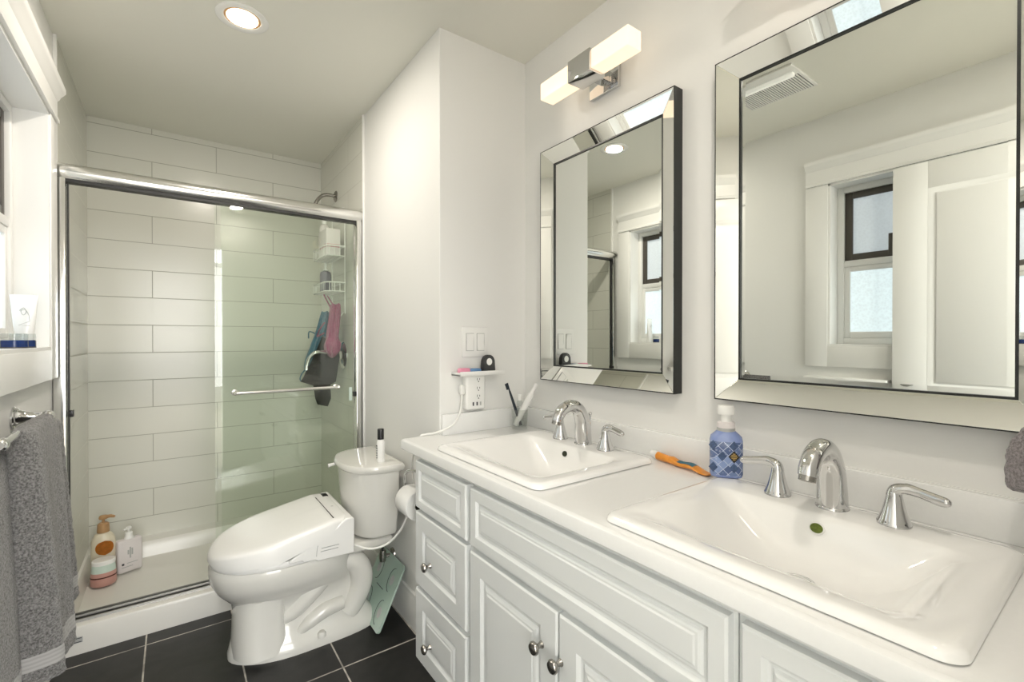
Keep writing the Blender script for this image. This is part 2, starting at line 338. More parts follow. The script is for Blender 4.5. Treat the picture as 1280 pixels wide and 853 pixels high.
# shower tile skins
TY = 2.448
struct('wall_tile_back', bx(XL + .008, XS - .008, YD - .008, YD, .09, ZC), M['tileb'], angle=0)
struct('wall_tile_left', bx(XL, XL + .008, 2.505, YD, .09, ZC), M['tiles'], angle=0)
struct('wall_tile_right', bx(XS - .008, XS, TY, YD, .09, ZC), M['tiles'], angle=0)
struct('trim_1', bx(XS - .011, XS, TY - .012, TY, 0, ZC, bev=.002), M['trim'])
struct('trim_2', bx(XL, XL + .012, 2.490, 2.505, 0.0, ZC, bev=.002), M['trim'])
# baseboards
def baseboard(name, x, nx, y0, y1):
    pr = [(0, 0), (.015, 0), (.015, .115), (.011, .125), (.008, .14), (0, .145)]
    struct(name, prism(nb(), [(x + nx * a, y0, z) for a, z in pr], (0, y1 - y0, 0)), M['trim'])
baseboard('baseboard_right', XS, -1, 1.60, 2.41)
baseboard('baseboard_left', XL, 1, .75, 2.41)

# windows
def window(name, y0, y1):
    t = sthing(name, (XL, (y0 + y1) / 2, WZ[0])); z0, z1 = WZ; cw = .105; xf = XL + .022
    b = nb()
    add_box(b, XL, xf, y1, y1 + cw, z0 - cw, z1, bev=.002); add_box(b, XL, xf, y0 - cw, y0, z0 - cw, z1, bev=.002); add_box(b, XL, xf, y0, y1, z0 - cw, z0, bev=.002)
    obj('casing', b, M['trim'], t)
    hy0, hy1 = y0 - cw - .004, y1 + cw - .002
    pr = [(0, 2.015), (.030, 2.015), (.030, 2.028), (.024, 2.032), (.024, 2.095), (.030, 2.102), (.034, 2.112), (.044, 2.124), (.048, 2.130), (.048, 2.146), (0, 2.150)]
    obj('header', prism(nb(), [(XL + a, hy0, z) for a, z in pr], (0, hy1 - hy0, 0)), M['trim'], t)
    b = nb(); d = .085   # jamb lining
    add_box(b, XL - d, xf - .004, y1 - .012, y1 + .002, z0, z1); add_box(b, XL - d, xf - .004, y0 - .002, y0 + .012, z0, z1)
    add_box(b, XL - d, xf - .004, y0, y1, z1 - .012, z1 + .002); add_box(b, XL - d, xf - .002, y0, y1, z0 - .002, z0 + .012)
    obj('jamb', b, M['trim'], t, bevel=.001)
    xg = XL - .085
    def frame(y0, y1, z0, z1, w, xa, xb, wb=None):
        b = nb(); wb = wb or w
        add_box(b, xa, xb, y0, y0 + w, z0, z1, bev=.003); add_box(b, xa, xb, y1 - w, y1, z0, z1, bev=.003)
        add_box(b, xa, xb, y0 + w, y1 - w, z1 - w, z1, bev=.003); add_box(b, xa, xb, y0 + w, y1 - w, z0, z0 + wb, bev=.003)
        return b
    a0, a1, c0, c1 = y0 + .012, y1 - .012, z0 + .012, z1 - .012
    zm = 1.60
    b = frame(a0, a1, c0, c1, .030, xg - .03, xg + .014); add_box(b, xg - .03, xg + .010, a0 + .03, a1 - .03, zm - .016, zm + .016, bev=.003)
    obj('frame', b, M['trim'], t)
    s = obj('sash', frame(a0 + .03, a1 - .03, zm + .016, c1 - .03, .034, xg - .025, xg), M['bronze'], t, label='dark bronze upper sash')
    obj('latch', bx(xg, xg + .010, (y0 + y1) / 2 + .10, (y0 + y1) / 2 + .118, zm + .03, zm + .13, bev=.003), M['bronze'], s)
    obj('pane', bx(xg - .018, xg - .012, a0 + .06, a1 - .06, zm + .046, c1 - .06), M['frost_hi'], s)
    s = obj('sash', frame(a0 + .03, a1 - .03, c0 + .03, zm - .016, .026, xg - .02, xg + .006, .034), M['trim'], t, label='white lower sash')
    obj('pane', bx(xg - .010, xg - .004, a0 + .05, a1 - .05, c0 + .055, zm - .038), M['frost_lo'], s)
window('window_1', *W1); window('window_2', *W2)

# panel door standing open against the left wall
d = sthing('door_1', (-.33, .31, 0)); xa, xb = -.347, -.311
b = nb(); y0, y1 = -.095, .722
add_box(b, xa + .008, xb - .008, y0, y1, .01, 2.0)
for (p, q, r, s_) in ((y0, y0 + .125, .01, 2.0), (y1 - .125, y1, .01, 2.0)): add_box(b, xa, xb, p, q, r, s_, bev=.001)
for r, s_ in ((.01, .22), (.83, .985), (1.88, 2.0)): add_box(b, xa, xb, y0 + .125, y1 - .125, r, s_, bev=.001)
for z0, z1 in ((.22, .83), (.985, 1.88)):
    add_box(b, xb - .010, xb - .002, y0 + .155, y1 - .155, z0 + .03, z1 - .03, bev=.001)
    for nx, X in ((1, xb),):
        pr = [(0, .0), (.012, -.001), (.022, -.008), (.034, -.009)]
        rs = [[(X + dx, y0 + .125 + i, z0 + i), (X + dx, y1 - .125 - i, z0 + i), (X + dx, y1 - .125 - i, z1 - i), (X + dx, y0 + .125 + i, z1 - i)] for i, dx in pr]
        rings(b, rs, True, False, False)
obj('door_panel', b, M['trim'], d)
b = nb(); lathe(b, [(.028, 0), (.028, .006), (.010, .010), (.010, .035), (.022, .042), (.027, .055), (.022, .068), (.0, .072)], (xb, .66, .95), (1, 0, 0)); obj('door_handle', b, M['nickel'], d)
# door casing of the doorway
b = nb()
for p, q in ((.37, .46),): add_box(b, p, q, YF, YF + .02, 0, 2.04, bev=.002)
add_box(b, -.352, .47, YF, YF + .025, 2.04, 2.14, bev=.003)
struct('trim_3', b, M['trim'])
# bedroom beyond the doorway
struct('floor_bedroom', bx(-1.6, 1.9, -4.5, YF - .1, -.05, 0), M['carpet'], angle=0)
struct('ceiling_bedroom', bx(-1.6, 1.9, -4.5, YF - .1, 2.42, 2.5), M['wall'], angle=0)
struct('wall_bedroom_left', bx(-1.7, -1.6, -4.5, YF - .1, -.05, 2.5), M['wall'], angle=0)
struct('wall_bedroom_right', bx(1.9, 2.0, -4.5, YF - .1, -.05, 2.5), M['wall'], angle=0)
struct('wall_bedroom_back', bx(-1.7, 2.0, -4.6, -4.5, -.05, 2.5), M['wall'], angle=0)

# ------------------------------------------------------------------ shower
t = thing('shower_pan', 'white acrylic shower base with a raised curb under the glass doors', 'shower base', (.22, 2.9, 0))
X0, X1, YC = XL + .002, XS - .002, 2.411
b = nb()
cx, cy = (X0 + X1) / 2, (YC + .0 + YD - .002) / 2; hx, hy = (X1 - X0) / 2, (YD - .002 - YC) / 2
def rr4(l, r, f, k, z, rad): return rrect((l + r) / 2, (f + k) / 2, (r - l) / 2, (k - f) / 2, rad, z)
rings(b, [rr4(X0, X1, YC, YD - .002, .0, .004), rr4(X0, X1, YC, YD - .002, .094, .004), rr4(X0 + .001, X1 - .001, YC + .003, YD - .003, .104, .006), rr4(X0 + .004, X1 - .004, YC + .010, YD - .006, .108, .008),
           rr4(X0 + .016, X1 - .016, 2.505, YD - .09, .104, .03), rr4(X0 + .024, X1 - .024, 2.515, YD - .10, .085, .04), rr4(X0 + .034, X1 - .034, 2.53, YD - .115, .028, .05), rr4(X0 + .06, X1 - .06, 2.56, YD - .14, .02, .05),
           rr4(.2, .26, 2.87, 2.93, .015, .028)], True, True, True)
obj('base', b, M['acryl'], t)
b = nb(); lathe(b, [(.04, 0), (.04, .004), (.036, .006), (0, .006)], (.23, 2.9, .015)); obj('drain_cover', b, M['chrome'], t)
b = bx(-.325, -.285, YC - .001, YC, .045, .067); obj('sticker', b, M['greyprint'], t)
for zz in (.049, .063):
    add = bx(-.322, -.288, YC - .0016, YC - .001, zz - .002, zz + .001); obj('sticker_print', add, M['ink'], t)

t = thing('shower_door', 'sliding glass shower door with chrome header rail and slim jambs', 'shower door', (.22, 2.47, .108))
YR = 2.474
b = nb()
prof = []
for k in range(13):
    a = math.radians(200 - k * 200 / 12 - 10)
    prof.append((YR - .004 + .026 * math.cos(a + PI / 2 + .0), 1.853 + .030 * math.sin(a + PI / 2)))
prof = [(YR + dy, z) for dy, z in ((.026, 1.826), (.026, 1.872), (.016, 1.881), (0, 1.884), (-.014, 1.882), (-.024, 1.875), (-.031, 1.863), (-.033, 1.850), (-.030, 1.838), (-.024, 1.829), (-.020, 1.824))]
prism(b, [(XL + .002, y, z) for y, z in prof], (XS - .010 - XL - .004, 0, 0))
obj('header_rail', b, M['alu'], t, angle=30)
obj('rail_channel', bx(XL + .006, XS - .012, YR - .018, YR + .022, 1.812, 1.826), M['rubber'], t)
b = nb(); add_box(b, XL + .002, XL + .040, YR - .024, YR + .024, .122, 1.826, bev=.004); obj('jamb', b, M['alu'], t)
b = nb(); add_box(b, XS - .040, XS - .010, YR - .024, YR + .024, .122, 1.826, bev=.004); obj('jamb', b, M['alu'], t)
b = nb(); add_box(b, XL + .042, XL + .046, YR - .01, YR + .01, .122, 1.812); obj('gasket', b, M['rubber'], t)
b = nb(); prism(b, [(XL + .003, y, z) for y, z in ((YR - .028, .105), (YR + .028, .105), (YR + .028, .122), (YR + .022, .122), (YR + .020, .112), (YR + .003, .112), (YR + .002, .124), (YR - .002, .124), (YR - .004, .112), (YR - .020, .112), (YR - .022, .118), (YR - .026, .117))], (XS - XL - .014, 0, 0))
obj('bottom_track', b, M['track'], t)
b = nb(); add_box(b, XL + .01, XS - .02, YR - .019, YR - .005, .112, .116); obj('track_seal', b, M['rubber'], t)
p1 = obj('glass_panel', bx(.157, XS - .055, YR - .012, YR - .006, .125, 1.815), M['glass'], t, label='front glass panel with the towel bar')
p2 = obj('glass_panel', bx(.175, XS - .042, YR + .008, YR + .014, .125, 1.815), M['glass'], t, label='rear glass panel')
b = nb(); zz = .963
tube(b, [(.225, YR - .060, zz), (.672, YR - .060, zz)], .0085, 14)
for x in (.225, .672):
    tube(b, [(x, YR - .013, zz), (x, YR - .060, zz)], .007, 12); lathe(b, [(.013, 0), (.013, .005), (.008, .007)], (x, YR - .012, zz), (0, -1, 0)); lathe(b, [(0.0085, -.004), (.0105, 0), (.0105, .006), (.006, .010), (0, .011)], (x, YR - .060, zz), (1 if x > .4 else -1, 0, 0))
obj('towel_handle', b, M['alu'], p1)
b = nb(); add_box(b, .150, .157, YR - .014, YR - .004, .125, 1.815); obj('edge_seal', b, M['glass'], p1)
for x in (.742,): obj('pull', bx(x - .004, x + .012, YR - .020, YR - .012, .885, .955, bev=.002), M['mint'], p1)
for x in (XL + .042, XS - .052): obj('bumper', bx(x, x + .016, YR - .016, YR + .012, .905, .930, bev=.002), M['blackp'], t)

# shower head on its arm
t = thing('overhead_shower', 'chrome shower arm and head above the glass door', 'shower head', (XS - .008, 2.94, 2.075))
b = nb(); lathe(b, [(.034, 0), (.034, .003), (.026, .009), (.012, .014)], (XS - .008, 2.94, 2.075), (-1, 0, 0)); obj('flange', b, M['nickel'], t)
b = nb(); tube(b, [(XS - .01, 2.94, 2.075), (.77, 2.94, 2.078), (.73, 2.94, 2.068), (.70, 2.94, 2.035), (.685, 2.94, 2.0)], .0105, 12, 6); obj('arm', b, M['nickel'], t)
b = nb(); lathe(b, [(.012, 0), (.016, .012), (.014, .02), (.020, .035), (.036, .052), (.038, .062), (.034, .066), (0, .066)], (.687, 2.94, 2.005), (-.35, 0, -1)); obj('spray_head', b, M['nickel'], t)
# shower valve
vx = XS - .008
t = thing('shower_valve', 'chrome shower valve with curved lever under the pink net sponge', 'valve', (vx, 2.80, 1.10))
b = nb(); lathe(b, [(.080, 0), (.080, .003), (.070, .010), (.030, .014), (.028, .045), (.0, .048)], (vx, 2.80, 1.11), (-1, 0, 0)); obj('escutcheon', b, M['chrome'], t)
b = nb(); tube(b, [(.745, 2.80, 1.12), (.70, 2.80, 1.13), (.655, 2.80, 1.128), (.625, 2.81, 1.10), (.612, 2.815, 1.06), (.610, 2.815, 1.03)], [.013, .012, .011, .010, .009, .012], 12, 6); obj('lever', b, M['chrome'], t)

# wire caddy hanging from the shower arm
t = thing('shower_caddy', 'white wire shower caddy hanging on the tiled wall with two baskets', 'caddy', (.79, 2.86, 1.47))
CY0, CY1, CX0, CX1 = 2.70, 3.0, .685, .79
b = nb()
for y in (2.72, 2.98): tube(b, [(.795, y, 1.35), (.795, y, 1.93)], .003, 8)
tube(b, [(.795, 2.72, 1.93), (.795, 2.76, 1.965), (.795, 2.94, 1.965), (.795, 2.98, 1.93)], .003, 8, 4)
for y in (2.75, 2.95): tube(b, [(.795, y, 1.36), (.78, y, 1.34), (.76, y, 1.345), (.752, y, 1.37)], .003, 8, 3)
obj('frame', b, M['plast'], t)
def basket(z, h, name):
    b = nb()
    for zz, rr in ((z + h, .004), (z, .003)):
        tube(b, [(CX1, CY0, zz), (CX0 + .02, CY0, zz), (CX0, CY0 + .03, zz), (CX0, CY1 - .03, zz), (CX0 + .02, CY1, zz), (CX1, CY1, zz)], rr, 8)
        tube(b, [(CX1, CY0, zz), (CX1, CY1, zz)], rr, 8)
    for k in range(11):
        y = CY0 + .02 + (CY1 - CY0 - .04) * k / 10
        tube(b, [(CX0, y, z + h), (CX0, y, z), (CX1, y, z)], .0018, 6)
    for k in range(4):
        x = CX0 + .02 + .085 * k / 3
        tube(b, [(x, CY0, z + h), (x, CY0, z), (x, CY1, z), (x, CY1, z + h)], .0018, 6)
    obj(name, b, M['plast'], t)
basket(1.675, .055, 'basket'); basket(1.475, .050, 'basket')
o = thing('soap_box', 'white carton with red lettering in the upper caddy basket', 'box', (.735, 2.84, 1.680))
obj('carton', bx(.695, .772, 2.725, 2.90, 1.680, 1.83, bev=.003), M['lilac'], o)
b = nb()
for k in range(7): add_box(b, .694, .695, 2.74 + k * .019, 2.753 + k * .019, 1.725, 1.742)
for k in range(7): add_box(b, .700 + k * .010, .706 + k * .010, 2.7235, 2.725, 1.725, 1.742)
obj('lettering', b, M['redprint'], o)
o = thing('shampoo_bottle', 'pale bottle standing behind the carton in the upper caddy basket', 'bottle', (.74, 2.945, 1.680))
b = nb(); lathe(b, [(.026, 0), (.028, .004), (.028, .19), (.020, .21), (.012, .215)], (.74, 2.945, 1.680)); obj('bottle', b, M['lilac'], o)
b = nb(); lathe(b, [(.014, .216), (.014, .245), (.0, .246)], (.74, 2.945, 1.680)); obj('cap', b, M['plast'], o)
o = thing('conditioner_bottle', 'slate grey bottle with white nozzle in the lower caddy basket', 'bottle', (.735, 2.90, 1.48))
b = nb(); lathe(b, [(.030, 0), (.032, .004), (.032, .105), (.028, .122), (.014, .130)], (.735, 2.90, 1.48)); obj('bottle', b, M['slate'], o)
b = nb(); lathe(b, [(.013, .131), (.013, .140), (.007, .145), (.007, .175), (.004, .178), (0, .178)], (.735, 2.90, 1.48)); obj('nozzle', b, M['plast'], o)

def crumple(name, path, rad, m, label, cat, amp=.25, seed=1, n=28, ell=(1, .55), strands=()):
    rnd = random.Random(seed); b = nb(); ph = [rnd.uniform(0, 6.28) for _ in range(6)]
    P = catmull(path, 8); mm = len(P); rs = []
    for i, p in enumerate(P):
        t_ = i / (mm - 1); k = t_ * (len(rad) - 1); j = min(int(k), len(rad) - 2); r = rad[j] * (1 - (k - j)) + rad[j + 1] * (k - j)
        ring = []
        for q in range(n):
            a = 2 * PI * q / n
            f = 1 + amp * (.5 * math.sin(5 * a + ph[0] + 2.2 * t_) + .35 * math.sin(9 * a + ph[1] - 3 * t_) + .3 * math.sin(3 * a + ph[2] + 9 * t_))
            ring.append((p.x + r * f * ell[1] * math.cos(a), p.y + r * f * ell[0] * math.sin(a), p.z + .15 * r * math.sin(3 * a + ph[3])))
        rs.append(ring)
    rings(b, rs)
    for s in strands: tube(b, s, .004, 6, 4)
    o = obj(name, b, m, org=path[0]); tag(o, label, cat); return o
crumple('net_sponge', [(.75, 2.76, 1.405), (.748, 2.76, 1.33), (.742, 2.77, 1.24), (.738, 2.775, 1.19), (.735, 2.765, 1.14), (.735, 2.76, 1.10)], [.040, .047, .050, .052, .074, .058, .014], M['pinkc'], 'pink net bath sponge hanging below the lower caddy basket', 'bath sponge', .32, 3,
        ell=(1.15, .55), strands=[[(.71, 2.83, 1.30), (.70, 2.90, 1.26), (.70, 2.93, 1.24), (.69, 2.91, 1.22), (.71, 2.84, 1.24)], [(.75, 2.79, 1.40), (.74, 2.88, 1.46)], [(.75, 2.80, 1.36), (.73, 2.92, 1.47)]])
crumple('wash_cloth', [(.745, 2.945, 1.37), (.735, 2.96, 1.28), (.715, 2.99, 1.18), (.69, 3.02, 1.08), (.675, 3.035, 1.01)], [.028, .050, .060, .056, .045], M['bluec'], 'blue exfoliating wash cloth hanging left of the pink sponge', 'wash cloth', .28, 5,
        ell=(1.0, .6), strands=[[(.68, 3.05, 1.04), (.64, 3.06, 1.0), (.625, 3.06, .96), (.64, 3.05, .95), (.66, 3.04, 1.02)], [(.70, 3.02, 1.24), (.68, 3.07, 1.25), (.67, 3.04, 1.21)]])
# black folded rubber mat / pouch hanging behind
b = nb()
P = [(.70, 2.84, 1.22), (.665, 2.90, 1.10), (.615, 2.92, .985), (.60, 2.93, .955), (.655, 2.86, .935), (.665, 2.86, .86), (.675, 2.85, .825), (.72, 2.80, .815), (.735, 2.79, .86), (.735, 2.80, .94), (.755, 2.76, .96), (.765, 2.72, 1.10), (.765, 2.75, 1.18)]
rings(b, [[Vector(p) for p in P], [Vector(p) + Vector((.010, .035, .002)) for p in P]])
o = obj('black_pouch', b, M['blackp'], bevel=.003); tag(o, 'black rubber pouch hanging behind the sponge and the door bar', 'pouch')

# bottles standing in the shower pan
zb = .0275
t = thing('lotion_bottle', 'cream pump bottle with orange fruit label and tan pump in the shower corner', 'bottle', (-.287, 3.06, zb))
b = nb()
def oval(cx, cy, hx, hy, z, n=28, rot=0):
    return [(cx + hx * math.cos(2 * PI * k / n) * math.cos(rot) - hy * math.sin(2 * PI * k / n) * math.sin(rot), cy + hx * math.cos(2 * PI * k / n) * math.sin(rot) + hy * math.sin(2 * PI * k / n) * math.cos(rot), z) for k in range(n)]
cx, cy = -.284, 3.06
rings(b, [oval(cx, cy, .040, .026, zb), oval(cx, cy, .046, .030, zb + .006), oval(cx, cy, .048, .031, zb + .14), oval(cx, cy, .046, .030, zb + .185), oval(cx, cy, .034, .026, zb + .212), oval(cx, cy, .018, .018, zb + .222)])
obj('bottle', b, M['cream'], t)
b = nb(); lathe(b, [(.024, .222), (.025, .226), (.023, .262), (.016, .268)], (cx, cy, zb)); lathe(b, [(.006, .266), (.006, .285)], (cx, cy, zb)); 
rings(b, [oval(cx, cy, .016, .012, zb + .285), oval(cx + .002, cy, .020, .014, zb + .290), oval(cx + .004, cy, .020, .013, zb + .300), oval(cx, cy, .012, .008, zb + .304)])
tube(b, [(cx, cy, zb + .295), (cx + .030, cy - .012, zb + .298), (cx + .045, cy - .018, zb + .294)], [.009, .008, .006], 10)
obj('pump', b, M['tan'], t)
def curved_label(name, par, cx, cy, hx, hy, a0, a1, z0, z1, m, e=.0012, oval_shape=False):
    b = nb(); n = 14; rows = 10; V = []
    for r in range(rows + 1):
        t_ = r / rows; z = z0 + (z1 - z0) * t_
        w = math.sqrt(max(1 - (2 * t_ - 1) ** 2, .002)) if oval_shape else 1
        am = (a0 + a1) / 2; ah = (a1 - a0) / 2 * w
        V.append([b.verts.new((cx + (hx + e) * math.cos(math.radians(am - ah + 2 * ah * k / n)), cy + (hy + e) * math.sin(math.radians(am - ah + 2 * ah * k / n)), z)) for k in range(n + 1)])
    for r in range(rows):
        for k in range(n): b.faces.new((V[r][k], V[r][k + 1], V[r + 1][k + 1], V[r + 1][k]))
    r = bmesh.ops.solidify(b, geom=b.faces[:], thickness=.0006)
    return obj(name, b, m, par)
curved_label('fruit_label', t, cx, cy, .048, .031, 235, 325, zb + .115, zb + .185, M['orange'], oval_shape=True)
curved_label('green_label', t, cx, cy, .048, .031, 240, 300, zb + .05, zb + .10, M['mint'])
t = thing('body_wash_bottle', 'flat pale bottle with white pump and grey print in the shower corner', 'bottle', (-.19, 3.07, zb))
b = nb(); add_box(b, -.052, .052, -.022, .022, 0, .165, bev=.010, seg=3)
R_ = Matrix.Translation((-.187, 3.065, zb)) @ Matrix.Rotation(math.radians(22), 4, 'Z')
bmesh.ops.transform(b, matrix=R_, verts=b.verts); obj('bottle', b, M['lilac'], t)
b = nb(); lathe(b, [(.022, .165), (.016, .180), (.016, .195), (.005, .197), (.005, .212), (.012, .213), (.012, .222), (0, .223)], (-.187, 3.065, zb)); tube(b, [(-.187, 3.065, zb + .217), (-.205, 3.045, zb + .214)], .005, 8); obj('pump', b, M['plast'], t)
def onface(pts_boxes, m, name):
    b = nb()
    for (u0, u1, v0, v1) in pts_boxes: add_box(b, u0, u1, -.0230, -.0218, v0, v1)
    bmesh.ops.transform(b, matrix=R_, verts=b.verts); obj(name, b, m, t)
onface([(-.004, .002, .070, .125), (.004, .010, .085, .118), (-.012, -.006, .090, .112)], M['greyprint'], 'vertical_print')
onface([(-.036, -.026, .040, .050)], M['ink'], 'print_mark')
onface([(-.036, .010, .028, .031), (-.015, .030, .045, .048)], M['greyprint'], 'print_line')
t = thing('scrub_jar', 'pink and mint jar with white lid in front of the pump bottles', 'jar', (-.275, 2.985, zb))
cx, cy = -.275, 2.965
b = nb(); rings(b, [oval(cx, cy, .044, .036, zb), oval(cx, cy, .050, .041, zb + .008), oval(cx, cy, .049, .040, zb + .040)]); obj('base', b, M['pink'], t)
b = nb(); rings(b, [oval(cx, cy, .0495, .0405, zb + .040), oval(cx, cy, .0495, .0405, zb + .046)]); obj('band', b, M['darkred'], t)
b = nb(); rings(b, [oval(cx, cy, .0490, .0400, zb + .046), oval(cx, cy, .047, .039, zb + .065)]); obj('pink_body', b, M['pink'], t)
b = nb(); rings(b, [oval(cx, cy, .047, .039, zb + .065), oval(cx, cy, .043, .036, zb + .10)]); obj('mint_body', b, M['mint'], t)
b = nb(); rings(b, [oval(cx, cy, .045, .037, zb + .10), oval(cx, cy, .045, .037, zb + .117), oval(cx, cy, .042, .034, zb + .120)]); obj('lid', b, M['plast'], t)

# ------------------------------------------------------------------ toilet
TY0 = 2.05
t = thing('toilet', 'white two-piece toilet with electronic bidet seat beside the shower', 'toilet', (.45, TY0, 0))
def egg(xf, xb, hw, z, n=40, p=2.0, pb=3.2, yc=TY0):
    # egg outline: pointed-round front at xf, squarer back at xb, widest at 45 %
    xm = xf + (xb - xf) * .45; pts = []
    for k in range(n):
        a = 2 * PI * k / n; c, s = math.cos(a), math.sin(a)
        if c > 0: X = xm + (xb - xm) * abs(c) ** (2 / pb); Y = hw * math.copysign(abs(s) ** (2 / pb), s)
        else: X = xm - (xm - xf) * abs(c) ** (2 / p); Y = hw * math.copysign(abs(s) ** (2 / p), s)
        pts.append((X, yc + Y, z))
    return pts
b = nb()
rings(b, [egg(.160, .715, .135, 0, pb=4), egg(.160, .715, .135, .022, pb=4), egg(.166, .700, .124, .045, pb=4), egg(.172, .68, .094, .075, pb=4), egg(.178, .66, .090, .17), egg(.174, .64, .098, .205), egg(.150, .62, .125, .232), egg(.125, .61, .158, .262), egg(.107, .60, .178, .300), egg(.100, .60, .184, .335), egg(.100, .60, .185, .358),
           egg(.104, .60, .182, .366), egg(.135, .58, .150, .366), egg(.15, .57, .135, .34), egg(.2, .5, .08, .24), egg(.26, .42, .03, .21)])
rings(b, [egg(.170, .352, .126, .02, pb=6), egg(.171, .350, .118, .06, pb=6), egg(.174, .348, .112, .12, pb=6), egg(.178, .348, .110, .19, pb=6), egg(.19, .36, .112, .23, pb=6)])
for sg in (-1, 1):
    tube(b, [(.335, TY0 + sg * .070, .125), (.385, TY0 + sg * .074, .150), (.445, TY0 + sg * .080, .205), (.505, TY0 + sg * .082, .262), (.560, TY0 + sg * .082, .292), (.612, TY0 + sg * .080, .275), (.640, TY0 + sg * .078, .225), (.640, TY0 + sg * .074, .165), (.612, TY0 + sg * .070, .105), (.585, TY0 + sg * .068, .07)], [.026, .034, .038, .040, .042, .046, .047, .046, .046, .044], 20, 6)
    tube(b, [(.395, TY0 + sg * .094, .062), (.430, TY0 + sg * .096, .090), (.490, TY0 + sg * .096, .118), (.56, TY0 + sg * .092, .125)], [.014, .026, .030, .026], 14, 5)
add_box(b, .50, .765, TY0 - .13, TY0 + .13, .325, .364, bev=.015, seg=3)   # shelf that carries the tank
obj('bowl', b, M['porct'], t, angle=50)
for y in (TY0 - .126,):
    b = nb(); lathe(b, [(.016, 0), (.016, .012), (.011, .020), (0, .022)], (.47, y, .034)); obj('bolt_cap', b, M['porct'], t)
# tank: D-shaped plan
def dshape(xb, xf, hw, z, flat=.45, n=30, yc=TY0 + .005, r=.02):
    pts = [(xb, yc + hw, z)]; 
    for k in range(n + 1):
        a = PI / 2 + PI * k / n; c = -abs(math.cos(a)) ** (2 / 2.4); s = math.copysign(abs(math.sin(a)) ** (2 / 2.4), math.sin(a))
        pts.append((xb - .06 + (xb - .06 - xf) * c, yc + hw * s, z))
    pts.append((xb, yc - hw, z)); return pts
b = nb(); rings(b, [dshape(.768, .618, .150, .372), dshape(.772, .606, .158, .39), dshape(.774, .592, .172, .50), dshape(.776, .582, .182, .655)])
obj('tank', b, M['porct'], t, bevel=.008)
b = nb(); rings(b, [dshape(.785, .574, .190, .652), dshape(.788, .567, .196, .660), dshape(.789, .566, .198, .672), dshape(.785, .572, .192, .682), dshape(.765, .60, .16, .686)])
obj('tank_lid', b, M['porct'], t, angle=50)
b = nb(); tube(b, [(.66, TY0 + .18, .62), (.655, TY0 + .215, .62), (.62, TY0 + .222, .617), (.585, TY0 + .222, .612)], [.009, .008, .007, .009], 10, 4); obj('flush_lever', b, M['plast'], t)
# bidet seat
s = obj('bidet_seat', (lambda b: (rings(b, [egg(.108, .574, .182, .367, pb=5), egg(.105, .574, .185, .372, pb=5), egg(.105, .574, .185, .385, pb=5), egg(.108, .572, .182, .3895, pb=5)]), b)[1])(nb()), M['plast'], t, label='white electronic bidet seat', angle=50)
# housing: wedge at the rear with side arms
b = nb()
for y0_, y1_ in ((TY0 - .200, TY0 + .195),):
    side = [(.578, .362), (.578, .497), (.570, .503), (.545, .503), (.50, .470), (.42, .430), (.35, .396), (.338, .388), (.342, .380), (.385, .380), (.39, .372), (.43, .372), (.44, .364)]
    rings(b, [[(x, y0_ + .006, z) for x, z in side], [(x, y1_ - .006, z) for x, z in side]])
obj('housing', b, M['plast'], s, bevel=.006)
b = nb()
for k in range(2): add_box(b, .450 + k * .003, .515 + k * .003, TY0 - .1965, TY0 - .194, .398 + k * .012, .4003 + k * .012)
obj('vent_slots', b, M['greyprint'], s)
b = nb(); tube(b, [(.435, TY0 - .1955, .385), (.437, TY0 - .1955, .410), (.44, TY0 - .1955, .425)], .0010, 6, 4); obj('seam', b, M['greyprint'], s)
# lid: sloping shell
b = nb(); prof = []
def lidring(ins, top, dz=0):
    P = egg(.098 + ins, .562 - ins * .3, .196 - ins, 0, n=64, pb=9); out = []
    for x, y, z in P:
        u = (x - .098) / .464
        f = max(0, 1 - u / .16) ** 2
        zt = .429 + .076 * min(u / .86, 1) - .014 * f
        zb = .390 if x < .35 else .390 + .085 * min((x - .35) / .19, 1)
        out.append((x, y, zt + dz if top else zb))
    return out
rings(b, [lidring(.008, False), lidring(.0, False), lidring(.0, True, -.014), lidring(.003, True, -.006), lidring(.012, True, -.001), lidring(.03, True, .001), lidring(.08, True, .002), lidring(.14, True, .003), lidring(.18, True, .003)], True, True, True)
obj('seat_lid', b, M['plast'], s, angle=55)
b = nb(); add_box(b, .503, .5065, TY0 - .165, TY0 + .12, .5045, .5082); obj('hinge_gap', b, M['blackp'], s)
b = nb(); add_box(b, .535, .558, TY0 + .115, TY0 + .160, .504, .5085, bev=.002); obj('sensor_window', b, M['blackp'], s)
b = nb(); lathe(b, [(.005, 0), (.005, .001)], (.535, TY0 - .03, .5065)); obj('indicator', b, M['greyprint'], s)
# water supply valve behind the bowl
t = thing('supply_valve', 'dark angle valve and hose on the wall behind the toilet bowl', 'valve', (.80, 2.05, .20))
b = nb(); lathe(b, [(.028, 0), (.026, .006), (.009, .010), (.009, .045)], (XS - .001, 2.05, .22), (-1, 0, 0)); lathe(b, [(.014, -.02), (.016, 0), (.014, .03)], (.765, 2.05, .22), (0, 0, 1)); obj('valve', b, M['nickel'], t)
b = nb(); tube(b, [(.765, 2.05, .25), (.762, 2.045, .30), (.74, 2.02, .335), (.735, 2.01, .368)], .006, 8, 5); obj('hose', b, M['rubber'], t)

